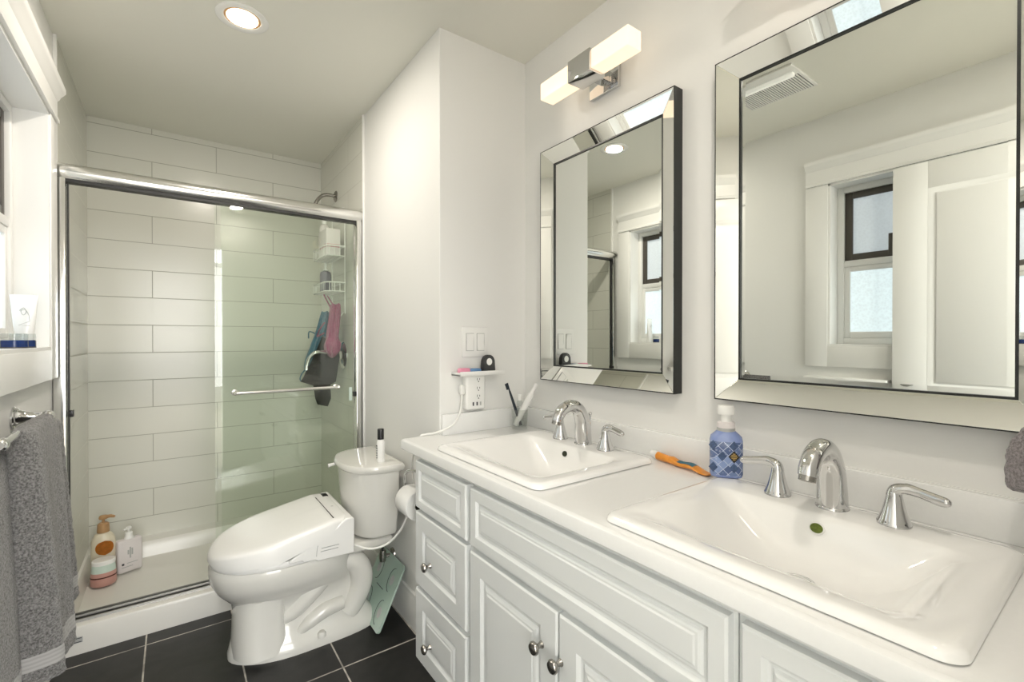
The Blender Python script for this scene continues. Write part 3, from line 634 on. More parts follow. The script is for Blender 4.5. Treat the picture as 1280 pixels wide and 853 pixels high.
# spray bottle on the tank
t = thing('spray_bottle', 'small white bottle with black cap standing on the toilet tank lid', 'bottle', (.710, 1.925, .6862))
b = nb(); lathe(b, [(.016, 0), (.017, .003), (.017, .085), (.013, .094), (.010, .096)], (.710, 1.925, .6862)); obj('bottle', b, M['plast'], t)
b = nb(); lathe(b, [(.0135, .096), (.0135, .138), (.012, .140), (0, .140)], (.710, 1.925, .6862)); obj('cap', b, M['blackp'], t)
b = nb()
for k in range(6): add_box(b, .690, .6925 , 1.918, 1.924 + .002 * (k % 3), .6862 + .018 + k * .010, .6862 + .022 + k * .010)
bmesh.ops.translate(b, vec=(.0005, 0, 0), verts=b.verts)
obj('print', b, M['ink'], t)

# glass bathroom scale leaning on the wall
t = thing('bathroom_scale', 'green glass bathroom scale with round grey pads leaning behind the toilet', 'scale', (.70, 1.98, 0))
A = Vector((.668, 1.842, .004)); Bv = Vector((.0, .262, 0.0)) ; Cc = Vector((.135, .045, .222))
ex = Bv.normalized(); ez = (Cc - ex * Cc.dot(ex)).normalized(); en = ex.cross(ez)
SW, SH = .262, .262; sh = .045 / .222 * 0
def sc(u, v, w): return A + ex * u + ez * v + Vector((0, .045 * v / SH, 0)) + en * w
b = nb(); rings(b, [[sc(u, v, w) for (u, v, _) in rrect(SW / 2, SH / 2, SW / 2, SH / 2, .018, 0)] for w in (-.004, .004)])
obj('glass_plate', b, M['scaleglass'], t)
def pad(u, v, r): 
    b = nb(); P = [[sc(u + r * math.cos(2 * PI * k / 20), v + 1.25 * r * math.sin(2 * PI * k / 20), w) for k in range(20)] for w in (.004, .0055)]
    rings(b, P); obj('foot_pad', b, M['greyprint'], t)
# faces the camera side (towards -x): en sign
sgn = -1 if en.x > 0 else 1
def sc2(u, v, w): return sc(u, v, w * sgn)
for (u, v) in ((.055, .060), (.055, .185), (.205, .060), (.205, .185)):
    b = nb(); rings(b, [[sc2(u + .016 * math.cos(2 * PI * k / 20), v + .020 * math.sin(2 * PI * k / 20), w) for k in range(20)] for w in (.004, .0055)]); obj('electrode_pad', b, M['greyprint'], t)
b = nb()
for (u, v, s1) in ((.055, .060, 1), (.055, .185, 1), (.205, .060, 1), (.205, .185, 1)):
    tube(b, [sc2(u + .034 * math.cos(a), v + .045 * math.sin(a), .0046) for a in [math.radians(-90 + (180 if u < .1 else -180) * k / 14) + (0) for k in range(15)]], .0012, 6)
tube(b, [sc2(.10, .131, .0046), sc2(.17, .131, .0046)], .0014, 6)
obj('printed_lines', b, M['ink'], t)
obj('electronics_box', (lambda b: (rings(b, [[sc2(u, v, w) for (u, v) in ((.09, .09), (.17, .09), (.17, .19), (.09, .19))] for w in (-.004, -.012)]), b)[1])(nb()), M['blackp'], t)

# ------------------------------------------------------------------ vanity
VX = .692   # carcass face
CE = 1.500  # left end of the cabinets
prof_panel = lambda m, k=1.0: [(0, 0), (0, .015), (.004, .019), (m, .019), (m + .003, .0165), (m + .007, .0115), (m + .012, .010), (m + .016, .010), (m + .020, .0145), (m + .025, .0165), (m + .030, .0165), (m + .034, .0185), (m + .040, .0185)]
def front(name, par, y0, y1, z0, z1, m=.045, knob=None):
    b = nb(); grid_panel(b, VX, y0, y1, z0, z1, prof_panel(m) if z1 - z0 > .2 else [(i * .80 if i > .02 else i, d) for i, d in prof_panel(m * .85)])
    o = obj(name, b, M['cab'], par, angle=12)
    if knob:
        b = nb(); lathe(b, [(.0085, 0), (.008, .003), (.0055, .007), (.0055, .013), (.010, .017), (.0145, .021), (.0150, .025), (.0125, .029), (.006, .031), (0, .0315)], (VX - .0185, knob[0], knob[1]), (-1, 0, 0), 24); obj('knob', b, M['nickel'], o)
    return o
def cabinet(name, label, y0, y1, side=False):
    t = thing(name, label, 'cabinet', (.95, (y0 + y1) / 2, 0), 'vanity cabinets under the counter')
    b = nb(); add_box(b, VX + .019, XW - .001, y0 + .0005, y1 - .0005, .098, .70); add_box(b, VX, VX + .019, y0 + .0005, y1 - .0005, .098, .8045, bev=.0008); (add_box(b, VX + .019, XW - .001, y1 - .012, y1 - .0005, .70, .8045) if y1 > 1.4 else None); add_box(b, XW - .02, XW - .001, y0 + .012, y1 - .012, .70, .8045); add_box(b, VX + .06, XW - .001, y0 + .002, y1 - .002, 0.0, .098)
    obj('carcass', b, M['cab'], t); return t
t = cabinet('drawer_cabinet', 'white vanity cabinet with one false front and two knobbed drawers, at far end', 1.140, CE)
front('drawer', t, 1.153, 1.494, .630, .790, .040)
front('drawer', t, 1.153, 1.494, .368, .616, .055, (1.378, .470))
front('drawer', t, 1.153, 1.494, .110, .352, .055, (1.378, .205))
t = cabinet('sink_cabinet', 'white vanity cabinet with long false drawer front over two panel doors', .368, 1.139)
front('false_drawer_front', t, .376, 1.130, .628, .790, .045)
front('door', t, .762, 1.130, .110, .612, .055, (.812, .516))
front('door', t, .380, .756, .110, .612, .055, (.748, .511))
t = cabinet('sink_cabinet', 'white vanity cabinet nearest the camera, only its top corner in view', YF + .002, .367)
front('false_drawer_front', t, YF + .012, .356, .628, .790, .045)
front('door', t, .125, .356, .110, .612, .055, (.165, .516)); front('door', t, YF + .012, .119, .110, .612, .055, (.08, .516))

# countertop with two cut-outs
SK = [(1.125, .905), (.385, .905)]   # sink centre y, x centre  (x centre recomputed below)
SX0, SX1 = .697, 1.146
def sink_rect(yc): return (yc - .268, yc + .268)
SY = [1.1265, .3865]
t = thing('countertop', 'white quartz vanity countertop with low backsplash', 'countertop', (.95, .75, .805))
b = nb(); zt, z0 = .843, .805; CX = .668
cuts = [(y - .245, y + .245) for y in SY]; xa, xb_ = SX0 + .02, SX1 - .02
yl = [YF + .001, cuts[1][0], cuts[1][1], cuts[0][0], cuts[0][1], YB - .001]
def quad_slab(b, x0, x1, y0, y1): add_box(b, x0, x1, y0, y1, z0 + .001, zt)
quad_slab(b, CX + .012, xa, yl[0], YB - .001); quad_slab(b, xb_, XW - .001, yl[0], YB - .001)
for i in (0, 2, 4): quad_slab(b, xa, xb_, yl[i], yl[i + 1])
add_box(b, CX + .012, XS - .001, YB - .001, 1.606, z0 + .001, zt)
# rounded front nosing
pr = [(.012, z0), (.004, z0 + .001), (0, z0 + .006), (0, zt - .010), (.002, zt - .004), (.006, zt - .001), (.012, zt)]
prism(b, [(CX + a, YF + .001, z) for a, z in pr], (0, 1.606 - YF - .001, 0))
bmesh.ops.remove_doubles(b, verts=b.verts, dist=.0001)
obj('slab', b, M['counter'], t, angle=30)
b = nb(); add_box(b, XW - .020, XW - .001, YF + .002, YB - .001, zt, .921, bev=.002); obj('backsplash', b, M['counter'], t)
b = nb(); add_box(b, XS + .003, XW - .020, YB - .020, YB - .001, zt, .921, bev=.002); obj('backsplash', b, M['counter'], t)
obj('caulk_line', bx(XW - .004, XW - .0005, YF + .002, YB - .001, .921, .9235), M['plast'], t)

def sink(yc, label):
    t = thing('sink', label, 'sink', ((SX0 + SX1) / 2, yc, zt), None)
    xc = (SX0 + SX1) / 2; hx = (SX1 - SX0) / 2; hy = .268
    def rg(l, r, f, k, z, rad): return rrect((l + r) / 2, (f + k) / 2, (r - l) / 2, (k - f) / 2, rad, z, 8)
    bx0, bx1, by0, by1 = SX0 + .055, SX1 - .098, yc - .215, yc + .228
    y0, y1 = yc - hy, yc + hy
    b = nb()
    rings(b, [rg(SX0 + .03, SX1 - .03, y0 + .03, y1 - .03, zt - .006, .03), rg(SX0 + .004, SX1 - .004, y0 + .004, y1 - .004, zt + .0008, .026), rg(SX0, SX1, y0, y1, zt + .003, .028), rg(SX0 + .0015, SX1 - .0015, y0 + .0015, y1 - .0015, zt + .010, .028), rg(SX0 + .007, SX1 - .007, y0 + .007, y1 - .007, zt + .0155, .026),
               rg(SX0 + .016, SX1 - .016, y0 + .016, y1 - .016, zt + .0165, .024), rg(bx0 - .022, bx1 + .006, by0 - .010, by1 + .010, zt + .0152, .035), rg(bx0 - .004, bx1 - .001, by0 + .002, by1 - .004, zt + .0115, .035), rg(bx0 + .016, bx1 - .004, by0 + .018, by1 - .026, zt + .003, .035),
               rg(bx0 + .046, bx1 - .010, by0 + .040, by1 - .065, zt - .021, .04), rg(bx0 + .080, bx1 - .022, by0 + .070, by1 - .112, zt - .052, .045), rg(bx0 + .110, bx1 - .038, by0 + .105, by1 - .150, zt - .073, .040), rg(bx0 + .135, bx1 - .070, by0 + .145, by1 - .185, zt - .080, .03),
               rg(xc - .010, xc + .032, yc - .022, yc + .022, zt - .084, .02)], True, False, True)
    o = obj('basin', b, M['porc'], t, angle=70)
    return t, bx1, zt
for yc, lab, hm in ((SY[1], 'white rectangular drop-in sink nearest the camera', 'green_hole'), (SY[0], 'white rectangular drop-in sink at the far end of the counter', 'darkhole')):
    t, bx1, _ = sink(yc, lab)
    nrm = Vector((-1, 0, .30)).normalized()
    b = nb(); lathe(b, [(.0145, -.001), (.0145, .0012), (.0125, .0018), (.0115, .0005)], (bx1 - .0100, yc + .008, zt - .0125), nrm, 28, sx=.8, sy=1.0); obj('overflow_rim', b, M['porc'], t)
    b = nb(); lathe(b, [(.0115, .0002), (.0115, .0012)], (bx1 - .0100, yc + .008, zt - .0125), nrm, 28, sx=.8, sy=1.0); obj('overflow_hole', b, M[hm], t)
    b = nb(); lathe(b, [(.030, 0), (.030, .002), (.024, .003), (.022, .001), (.021, .004), (.010, .007), (0, .0075)], ((SX0 + SX1) / 2 + .011, yc, zt - .0845)); obj('drain', b, M['chrome'], t)

# faucets
ZD = zt + .0160
def faucet(yc, label, ys=0):
    t = thing('faucet', label, 'faucet', (1.10, yc, ZD), 'widespread chrome faucets')
    b = nb()
    pts = [(1.108, yc, ZD - .001), (1.106, yc, ZD + .04), (1.100, yc, ZD + .085), (1.080, yc, ZD + .118), (1.048, yc, ZD + .130), (1.015, yc, ZD + .120), (.997, yc, ZD + .100), (.990, yc, ZD + .084)]
    tube(b, pts, [.0290, .0270, .0245, .0218, .0198, .0190, .0185, .0170], 24, 7, ell=lambda q: (1.0, 1.0), up=(1, 0, 0))
    lathe(b, [(.0305, 0), (.0305, .003), (.0285, .006)], (1.108, yc, ZD - .0005))
    s = obj('spout', b, M['chrome'], t, angle=60)
    b = nb(); lathe(b, [(.0150, 0), (.0150, .012), (.012, .0125), (.010, .008), (0, .008)], (.991, yc, ZD + .0865), Vector((-.35, 0, -1))); obj('aerator', b, M['nickel'], s)
    b = nb(); tube(b, [(1.140, yc, ZD), (1.140, yc, ZD + .090)], .0022, 8); lathe(b, [(.003, 0), (.006, .004), (.0065, .009), (.004, .013), (0, .014)], (1.140, yc, ZD + .088)); obj('lift_rod', b, M['chrome'], t)
    for sg in (-1, 1):
        y = yc + sg * .105; x = 1.100
        b = nb(); lathe(b, [(.027, 0), (.027, .005), (.0255, .007), (.0245, .010), (.020, .022), (.0155, .040), (.0125, .054), (.0118, .062), (.008, .070), (0, .072)], (x, y, ZD), (0, 0, 1), 28)
        tube(b, [(x, y - sg * .002, ZD + .052), (x, y + sg * .002, ZD + .064), (x - .001, y + sg * .016, ZD + .071), (x - .003, y + sg * .038, ZD + .069), (x - .006, y + sg * .064, ZD + .064), (x - .008, y + sg * .076, ZD + .0630)], [.0115, .0118, .0098, .0082, .0085, .0075], 16, 6, ell=lambda q: (.85, 1.15) if q > .4 else (1, 1))
        lathe(b, [(.0075, -.002), (.0072, .002), (.004, .0055), (0, .006)], (x - .008, y + sg * .076, ZD + .0630), (-.1, sg, 0), 16)
        obj('lever_handle', b, M['chrome'], t, angle=60)
    return t
faucet(.392, 'chrome three-piece faucet behind the near sink')
faucet(1.120, 'chrome three-piece faucet behind the far sink')

# foam soap bottle
t = thing('soap_dispenser', 'blue patterned foaming soap bottle with white pump beside the near faucet', 'soap bottle', (1.135, .640, ZD))
ROT = Matrix.Translation((1.135, .638, ZD)) @ Matrix.Rotation(math.radians(-55), 4, 'Z')
b = nb(); prof = [(.030, .017, .012, 0), (.036, .022, .016, .003), (.0385, .0245, .018, .010), (.0385, .0245, .018, .092), (.036, .0235, .018, .103), (.027, .021, .019, .112), (.0215, .0205, .020, .117)]
rs = [[Vector(p) for p in rrect(0, 0, hx, hy, r, z, 8)] for hx, hy, r, z in prof]
rings(b, rs)
uvl = b.loops.layers.uv.new('UVMap')
for f in b.faces:
    for l in f.loops:
        c = l.vert.co; l[uvl].uv = ((c.x if abs(f.normal.y) > .5 or True else c.y) + (c.y * .6), c.z)
bmesh.ops.transform(b, matrix=ROT, verts=b.verts)
obj('bottle', b, M['soap'], t)
b = nb(); lathe(b, [(.0215, .1165), (.0215, .124), (.0205, .125)], (0, 0, 0)); bmesh.ops.transform(b, matrix=ROT, verts=b.verts); obj('neck_band', b, M['greyprint'], t)
b = nb(); lathe(b, [(.0210, .125), (.0210, .137), (.018, .140)], (0, 0, 0)); bmesh.ops.transform(b, matrix=ROT, verts=b.verts); obj('collar', b, M['lilac'], t)
b = nb(); lathe(b, [(.013, .138), (.0125, .152), (.013, .160)], (0, 0, 0)); rings(b, [oval(0, 0, .019, .017, .158), oval(0, 0, .0205, .018, .161), oval(0, 0, .0205, .018, .176), oval(0, 0, .018, .016, .181), oval(0, 0, .010, .009, .182)]); tube(b, [(0, 0, .168), (.010, .026, .168)], .0065, 10)
bmesh.ops.transform(b, matrix=ROT, verts=b.verts); obj('pump', b, M['plast'], t)
def diamond(name, u, v, h, m, d=.0252, th=.0006):
    b = nb(); pts = [(u, -d, v - h), (u + h * .85, -d, v), (u, -d, v + h), (u - h * .85, -d, v)]; prism(b, pts, (0, th, 0)); bmesh.ops.transform(b, matrix=ROT, verts=b.verts); return obj(name, b, m, t)
diamond('black_diamond', .016, .056, .0155, M['blackp'])
b = nb()
for k, w in enumerate((.003, .006, .008, .006, .003)): 
    add_box(b, .016 - w, .016 + w, -.0258, -.0250, .0485 + k * .0035, .0503 + k * .0035)
bmesh.ops.transform(b, matrix=ROT, verts=b.verts); obj('gold_lettering', b, M['gold'], t)
M['denim'] = mat('dark_blue_print', (.045, .085, .19), .3, noise=.6, nscale=250)
for u, v in ((.016, .083), (.016, .028), (-.011, .056), (-.032, .083), (-.032, .028)): diamond('blue_diamond', u, v, .0125, M['denim'], .0250)

# toothpaste tube
t = thing('toothpaste_tube', 'orange toothpaste tube lying on the counter between the two sinks', 'toothpaste', (1.15, .80, zt))
P0 = Vector((1.178, .875, zt + .014)); P1 = Vector((1.150, .690, zt + .006)); ax = (P1 - P0); L = ax.length; ax.normalize(); sd = Vector((0, 0, 1)).cross(ax).normalized()
b = nb(); rs = []
for k in range(17):
    q = k / 16; hw = .0115 + .006 * q; hh = .0110 * (1 - q) ** .8 + .0012 + .0025 * math.sin(q * PI * 2.2) ** 2 * (q > .3)
    cz = zt + .0015 + hh + .004 * math.sin(q * 7) ** 2 * q
    c = P0 + ax * (L * q); c.z = cz
    rs.append([c + sd * hw * math.cos(2 * PI * i / 18) + Vector((0, 0, 1)) * hh * math.sin(2 * PI * i / 18) for i in range(18)])
rings(b, rs); obj('tube', b, M['toothp'], t)
b = nb(); lathe(b, [(.0135, 0), (.0125, .006), (.0105, .024), (0, .025)], P0 + Vector((0, 0, .001)), -ax, 18); obj('cap', b, M['plast'], t)
b = nb(); rs2 = []
for k in range(7, 13):
    q = k / 16; r = rs[k]; c = sum((Vector(p) for p in r), Vector()) / 18
    rs2.append([c + (r[i] - c) * 1.05 + Vector((0, 0, .0003)) for i in (3, 4, 5, 6, 7)])
rings(b, rs2, False, False, False); bmesh.ops.solidify(b, geom=b.faces[:], thickness=.0004); obj('blue_label', b, M['tealp'], t)

# tumbler with brushes
cxx, cyy = 1.128, 1.500
t = thing('glass_tumbler', 'clear glass tumbler holding the brushes in the counter corner', 'tumbler', (cxx, cyy, zt))
b = nb(); lathe(b, [(.026, 0), (.030, .002), (.034, .082), (.0325, .082), (.028, .014), (0, .012)], (cxx, cyy, zt), n=32, cap0=True, cap1=True); obj('tumbler', b, M['cupglass'], t)
t = thing('toothbrush', 'dark navy manual toothbrush leaning in the tumbler', 'toothbrush', (1.125, 1.50, zt + .016))
a = Vector((1.126, 1.490, zt + .017)); e = Vector((1.083, 1.525, 1.030))
b = nb(); tube(b, [a, a.lerp(e, .4), a.lerp(e, .75), a.lerp(e, .83), e], [.0055, .006, .0045, .003, .004], 10, 4); obj('handle', b, M['navy'], t)
b = nb(); dr = (e - a).normalized()
for k in range(5): 
    c = e - dr * (.004 + .005 * k); tube(b, [c, c + Vector((-.011, .0, -.002))], .0028, 6)
obj('bristles', b, M['navy'], t)
t = thing('electric_toothbrush', 'thick white electric toothbrush leaning right in the tumbler', 'toothbrush', (1.12, 1.49, zt + .016))
a = Vector((1.112, 1.508, zt + .018)); e = Vector((1.168, 1.452, 1.018))
b = nb(); tube(b, [a, a.lerp(e, .1), a.lerp(e, .55), a.lerp(e, .8), a.lerp(e, .83), e], [.010, .0125, .0135, .012, .009, .007], 16, 5); obj('body', b, M['plast'], t)
b = nb(); lathe(b, [(.0075, -.004), (.0078, .006), (.005, .012), (0, .013)], e, (e - a)); obj('cap', b, M['plast'], t)
t = thing('travel_bottle', 'small clear bottle with white cap standing in the tumbler', 'bottle', (1.135, 1.512, zt + .014))
b = nb(); lathe(b, [(.011, 0), (.012, .002), (.012, .095), (.008, .10)], (1.138, 1.514, zt + .0145)); obj('bottle', b, M['jarglass'], t)
b = nb(); lathe(b, [(.009, .1005), (.0088, .125), (0, .126)], (1.138, 1.514, zt + .0145)); obj('cap', b, M['plast'], t)

# switches and outlet shelf
yf = YB
t = thing('switch_plate', 'white double rocker switch plate on the wall above the outlet shelf', 'switch', (.968, YB, 1.195))
b = nb(); add_box(b, .909, 1.028, YB - .006, YB, 1.136, 1.254, bev=.0025); obj('plate', b, M['plast'], t)
for x, tl in ((.944, 1), (.993, -1)):
    b = nb(); prism(b, [(x - .016, YB - .006, 1.162), (x - .016, YB - (.0085 if tl > 0 else .011), 1.162), (x - .016, YB - .0075, 1.195), (x - .016, YB - (.011 if tl > 0 else .0085), 1.228), (x - .016, YB - .006, 1.228)], (.032, 0, 0)); obj('rocker', b, M['plast'], t, bevel=.0008)
    b = bx(x - .018, x + .018, YB - .0065, YB - .006, 1.160, 1.230); obj('rocker_gap', b, M['greyprint'], t)
t = thing('outlet_shelf', 'white multi-socket wall outlet with a small shelf on top', 'outlet', (.955, YB, 1.0))
b = nb(); add_box(b, .910, .996, YB - .038, YB - .001, .932, 1.066, bev=.008, seg=3); obj('body', b, M['plast'], t)
b = nb(); add_box(b, .864, 1.065, YB - .072, YB - .0005, 1.066, 1.074, bev=.002); add_box(b, .864, 1.065, YB - .072, YB - .068, 1.066, 1.084, bev=.0015); add_box(b, .864, .868, YB - .072, YB - .001, 1.066, 1.080, bev=.001); add_box(b, 1.061, 1.065, YB - .072, YB - .001, 1.066, 1.080, bev=.001)
obj('shelf', b, M['plast'], t)
yfz = YB - .0382
for z in (1.046, 1.012, .981):
    b = nb(); add_box(b, .957, .959, yfz - .0005, yfz + .001, z, z + .009); add_box(b, .968, .970, yfz - .0005, yfz + .001, z + .001, z + .008); lathe(b, [(.0024, 0), (.0024, .001)], (.9635, yfz, z - .005), (0, -1, 0), 10); obj('socket', b, M['ink'], t)
for x in (.940, .957, .973): obj('usb_port', bx(x - .003, x + .003, yfz - .0006, yfz + .001, .948, .962), M['ink'] if x < .97 else M['greyprint'], t)
# white cord: plug, over the counter edge, down the wall to the bidet seat
t = thing('power_cord', 'white power cord from the wall outlet over the counter edge down to the toilet seat', 'cord', (.905, YB - .02, 1.0))
b = nb(); add_box(b, .890, .909, YB - .034, YB - .008, .992, 1.030, bev=.006, seg=3); obj('plug', b, M['cord'], t)
b = nb(); tube(b, [(.899, YB - .021, .994), (.897, YB - .022, .960), (.885, YB - .026, .918), (.855, YB - .034, .885), (.822, YB - .020, .865), (.79, YB + .004, .852), (.765, 1.603, .849), (.745, 1.618, .835), (.735, 1.66, .74), (.765, 1.72, .62), (.775, 1.765, .55), (.755, 1.80, .44), (.705, 1.835, .372), (.640, 1.850, .362), (.590, 1.880, .378), (.580, 1.90, .385)], .0042, 10, 8)
obj('cable', b, M['cord'], t)
# items on the outlet shelf
zs = 1.0745
t = thing('tracker_tag', 'black arched plastic tag with round hole on the outlet shelf', 'tag', (1.002, YB - .045, zs))
b = nb(); n = 24; out = []
for k in range(n + 1):
    a = math.radians(180 * k / n); out.append((1.003 + .027 * math.cos(a), 1.117 - .0 + .028 * math.sin(a)))
pts = [(.9725, zs), (1.0335, zs)] + [(x, z) for x, z in out]
hole = [(1.003 + .0125 * math.cos(2 * PI * k / 16), 1.118 + .014 * math.sin(2 * PI * k / 16)) for k in range(16)]
prism(b, [(x, YB - .055, z) for x, z in pts], (0, .02, 0)); obj('tag_body', b, M['blackp'], t, bevel=.002)
b = nb(); prism(b, [(x, YB - .0562, z) for x, z in hole], (0, .0012, 0)); obj('round_window', b, M['plast'], t)
b = nb(); add_box(b, .872, .915, YB - .062, YB - .030, zs, zs + .022, bev=.006, seg=3); o = obj('floss_case', b, M['pinki']); tag(o, 'pink floss case at the left end of the outlet shelf', 'case')
b = nb(); add_box(b, .917, .966, YB - .058, YB - .030, zs, zs + .019, bev=.006, seg=3); o = obj('interdental_case', b, M['bluep']); tag(o, 'blue case in the middle of the outlet shelf', 'case')

# toilet paper holder and roll
t = thing('paper_holder', 'chrome toilet paper holder on the vanity side', 'paper holder', (.735, CE, .705))
b = nb(); lathe(b, [(.024, .0005), (.024, .004), (.014, .010), (.010, .035), (.013, .040), (.013, .048), (.006, .052), (0, .053)], (.738, CE, .700), (0, 1, 0))
tube(b, [(.738, 1.545, .700), (.735, 1.585, .712), (.725, 1.64, .712), (.722, 1.690, .690), (.728, 1.708, .64), (.733, 1.700, .606), (.735, 1.68, .596), (.735, 1.57, .596)], .0055, 10, 6)
obj('arm', b, M['chrome'], t)
t = thing('toilet_paper_roll', 'white toilet paper roll on the chrome holder beside the vanity', 'toilet paper', (.735, 1.65, .541))
b = nb(); lathe(b, [(.019, 1.592), (.0545, 1.592), (.0555, 1.594), (.0555, 1.693), (.0545, 1.695), (.019, 1.695), (.019, 1.592)], (.735, 0, .590), (0, 1, 0), 40, cap0=False, cap1=False); obj('paper', b, M['paper'], t)
b = nb(); lathe(b, [(.0188, 1.5925), (.0188, 1.6945), (.0180, 1.6945), (.0180, 1.5925)], (.735, 0, .590), (0, 1, 0), 24, cap0=False, cap1=False); obj('core', b, M['card'], t)

# ------------------------------------------------------------------ mirrors
def mirror(y0, y1, z0, z1, label):
    t = thing('mirror', label, 'mirror', (XW, (y0 + y1) / 2, z0), 'framed mirrors on the vanity wall')
    xo, xi, w = 1.1815, 1.2035, .056
    b = nb(); rs = lambda ins, x: [(x, y0 + ins, z0 + ins), (x, y1 - ins, z0 + ins), (x, y1 - ins, z1 - ins), (x, y0 + ins, z1 - ins)]
    rings(b, [rs(0, XW - .0005), rs(0, xo), rs(.0015, xo - .0005), rs(.003, xo + .001), rs(.003, XW - .004), rs(.01, XW - .0005)], True, False, False)
    obj('backing_frame', b, M['black'], t, angle=20)
    O = rs(.0025, xo); I = rs(w, xi); O2 = rs(.0025, xo + .006); I2 = rs(w, xi + .006)
    for k in range(4):
        j = (k + 1) % 4
        b = nb(); vs = [b.verts.new(p) for p in (O[k], O[j], I[j], I[k], O2[k], O2[j], I2[j], I2[k])]
        for f in ((0, 1, 2, 3), (4, 5, 6, 7), (0, 1, 5, 4), (2, 3, 7, 6), (0, 3, 7, 4), (1, 2, 6, 5)): b.faces.new([vs[q] for q in f])
        obj('border_strip', b, M['mirrorb'], t, angle=0, bevel=.0008)
    b = nb(); rings(b, [rs(w - .001, xi - .0008), rs(w + .0035, xi - .0008), rs(w + .0035, xi + .008), rs(w - .001, xi + .008)], True, False, False)
    obj('inner_bead', b, M['black'], t, angle=20)
    b = nb(); rings(b, [rs(w + .001, xi + .0055), rs(w + .001, xi + .0039), rs(w + .014, xi + .0036), rs(w + .0142, xi + .0036)], True, True, True)
    obj('mirror_pane', b, M['mirror'], t, angle=0)
mirror(.085, .698, 1.046, 1.946, 'wide-bordered mirror above the near sink, showing the open door in it')
mirror(.823, 1.436, 1.046, 1.946, 'wide-bordered mirror above the far sink, just below the lit bar light')

# bar light over the far mirror
t = thing('vanity_light', 'chrome and frosted glass bar light glowing above the far mirror', 'wall light', (XW, 1.117, 2.10), 'bar lights over the mirrors')
obj('wall_plate', bx(XW - .014, XW - .0005, 1.058, 1.192, 2.058, 2.19, bev=.0015), M['chrome'], t)
obj('arm', bx(1.140, XW - .014, 1.098, 1.136, 2.088, 2.126, bev=.001), M['chrome'], t)
obj('centre_block', bx(1.080, 1.152, 1.066, 1.168, 2.070, 2.142, bev=.0015), M['chrome'], t)
for a, c in ((.914, 1.066), (1.168, 1.319)): obj('lamp_shade', bx(1.085, 1.147, a, c, 2.076, 2.137, bev=.004, seg=3), M['lampglass'], t)
copytree(t, (XW, .392, 2.10), label='chrome bar light above the near mirror, out of the photo at the top')
# recessed downlight
def downlight(x, y, label, power):
    t = thing('ceiling_downlight', label, 'ceiling light', (x, y, ZC), 'recessed ceiling lights')
    b = nb(); lathe(b, [(.060, 0), (.085, 0), (.086, .003), (.080, .006), (.060, .003), (.060, 0)], (x, y, ZC), (0, 0, -1), 40, cap0=False, cap1=False); obj('trim_ring', b, M['plast'], t)
    b = nb(); lathe(b, [(.050, 0), (.050, .0035), (.030, .006), (0, .007)], (x, y, ZC - .0005), (0, 0, -1), 32); obj('lamp', b, M['lampdisc'], t)
    b = nb(); lathe(b, [(.059, .0005), (.059, .002), (.051, .002), (.051, .0005)], (x, y, ZC), (0, 0, -1), 32, cap0=False, cap1=False); obj('inner_ring', b, M['tan'], t)
    l = bpy.data.lights.new('downlight', 'AREA'); l.shape = 'DISK'; l.size = .098; l.energy = power; l.color = (1, .92, .82)
    o = bpy.data.objects.new('downlight', l); o.location = (x, y, ZC - .0085); C.objects.link(o)
downlight(.209, 1.964, 'round recessed ceiling light glowing near the shower', 8)
downlight(.46, .12, 'added round ceiling light over the near sink, unseen, to brighten the counter', 5.5)  # extra unseen lamp, added to lift the near counter and ceiling
# exhaust fan, seen in the mirror
t = thing('exhaust_fan', 'white slatted ceiling exhaust fan seen in the near mirror', 'fan', (.15, 1.06, ZC))
b = nb(); add_box(b, .02, .29, .91, 1.21, ZC - .012, ZC, bev=.004); obj('frame', b, M['plast'], t)
b = nb()
for k in range(26): y = .925 + k * .0106; add_box(b, .035, .20, y, y + .0055, ZC - .0165, ZC - .012)
obj('grille', b, M['plast'], t)
obj('grille_back', bx(.035, .20, .922, 1.200, ZC - .0128, ZC - .012), M['ink'], t)
b = nb(); add_box(b, .212, .242, .925, 1.195, ZC - .030, ZC - .012, bev=.008, seg=3); obj('light_lens', b, M['fanlens'], t)

# thin white ledge under the near window (seen in the mirror)
b = nb(); add_box(b, XL, XL + .07, .74, 1.10, .985, 1.010, bev=.003); o = obj('wall_shelf', b, M['trim']); tag(o, 'thin white wall shelf under the near window, seen only in the mirror', 'shelf')

# ------------------------------------------------------------------ towel bar and towels
XB, ZB = XL + .072, .982
XB2, ZB2 = XL + .034, .925
t = thing('towel_bar', 'chrome double towel bar on the left wall carrying two grey towels', 'towel bar', (XL, 1.62, ZB))
b = nb(); tube(b, [(XB, 1.43, ZB), (XB, 1.935, ZB)], .0095, 14); obj('bar', b, M['chrome'], t)
b = nb(); tube(b, [(XB2, 1.46, ZB2), (XB2, 1.925, ZB2)], .006, 12)
for y in (1.475, 1.915): tube(b, [(XB2, y, ZB2), (XB2 + .005, y, ZB - .01)], .005, 10)
obj('lower_bar', b, M['chrome'], t)
for y in (1.445, 1.915):
    b = nb(); lathe(b, [(.031, .0005), (.031, .004), (.027, .007), (.028, .010), (.022, .014), (.015, .030), (.011, .055), (.012, .062)], (XL, y, ZB), (1, 0, 0)); lathe(b, [(.009, -.014), (.014, -.010), (.0155, 0), (.014, .010), (.009, .014), (.0, .016)], (XB, y, ZB), (0, 1, 0)); obj('bracket', b, M['chrome'], t)
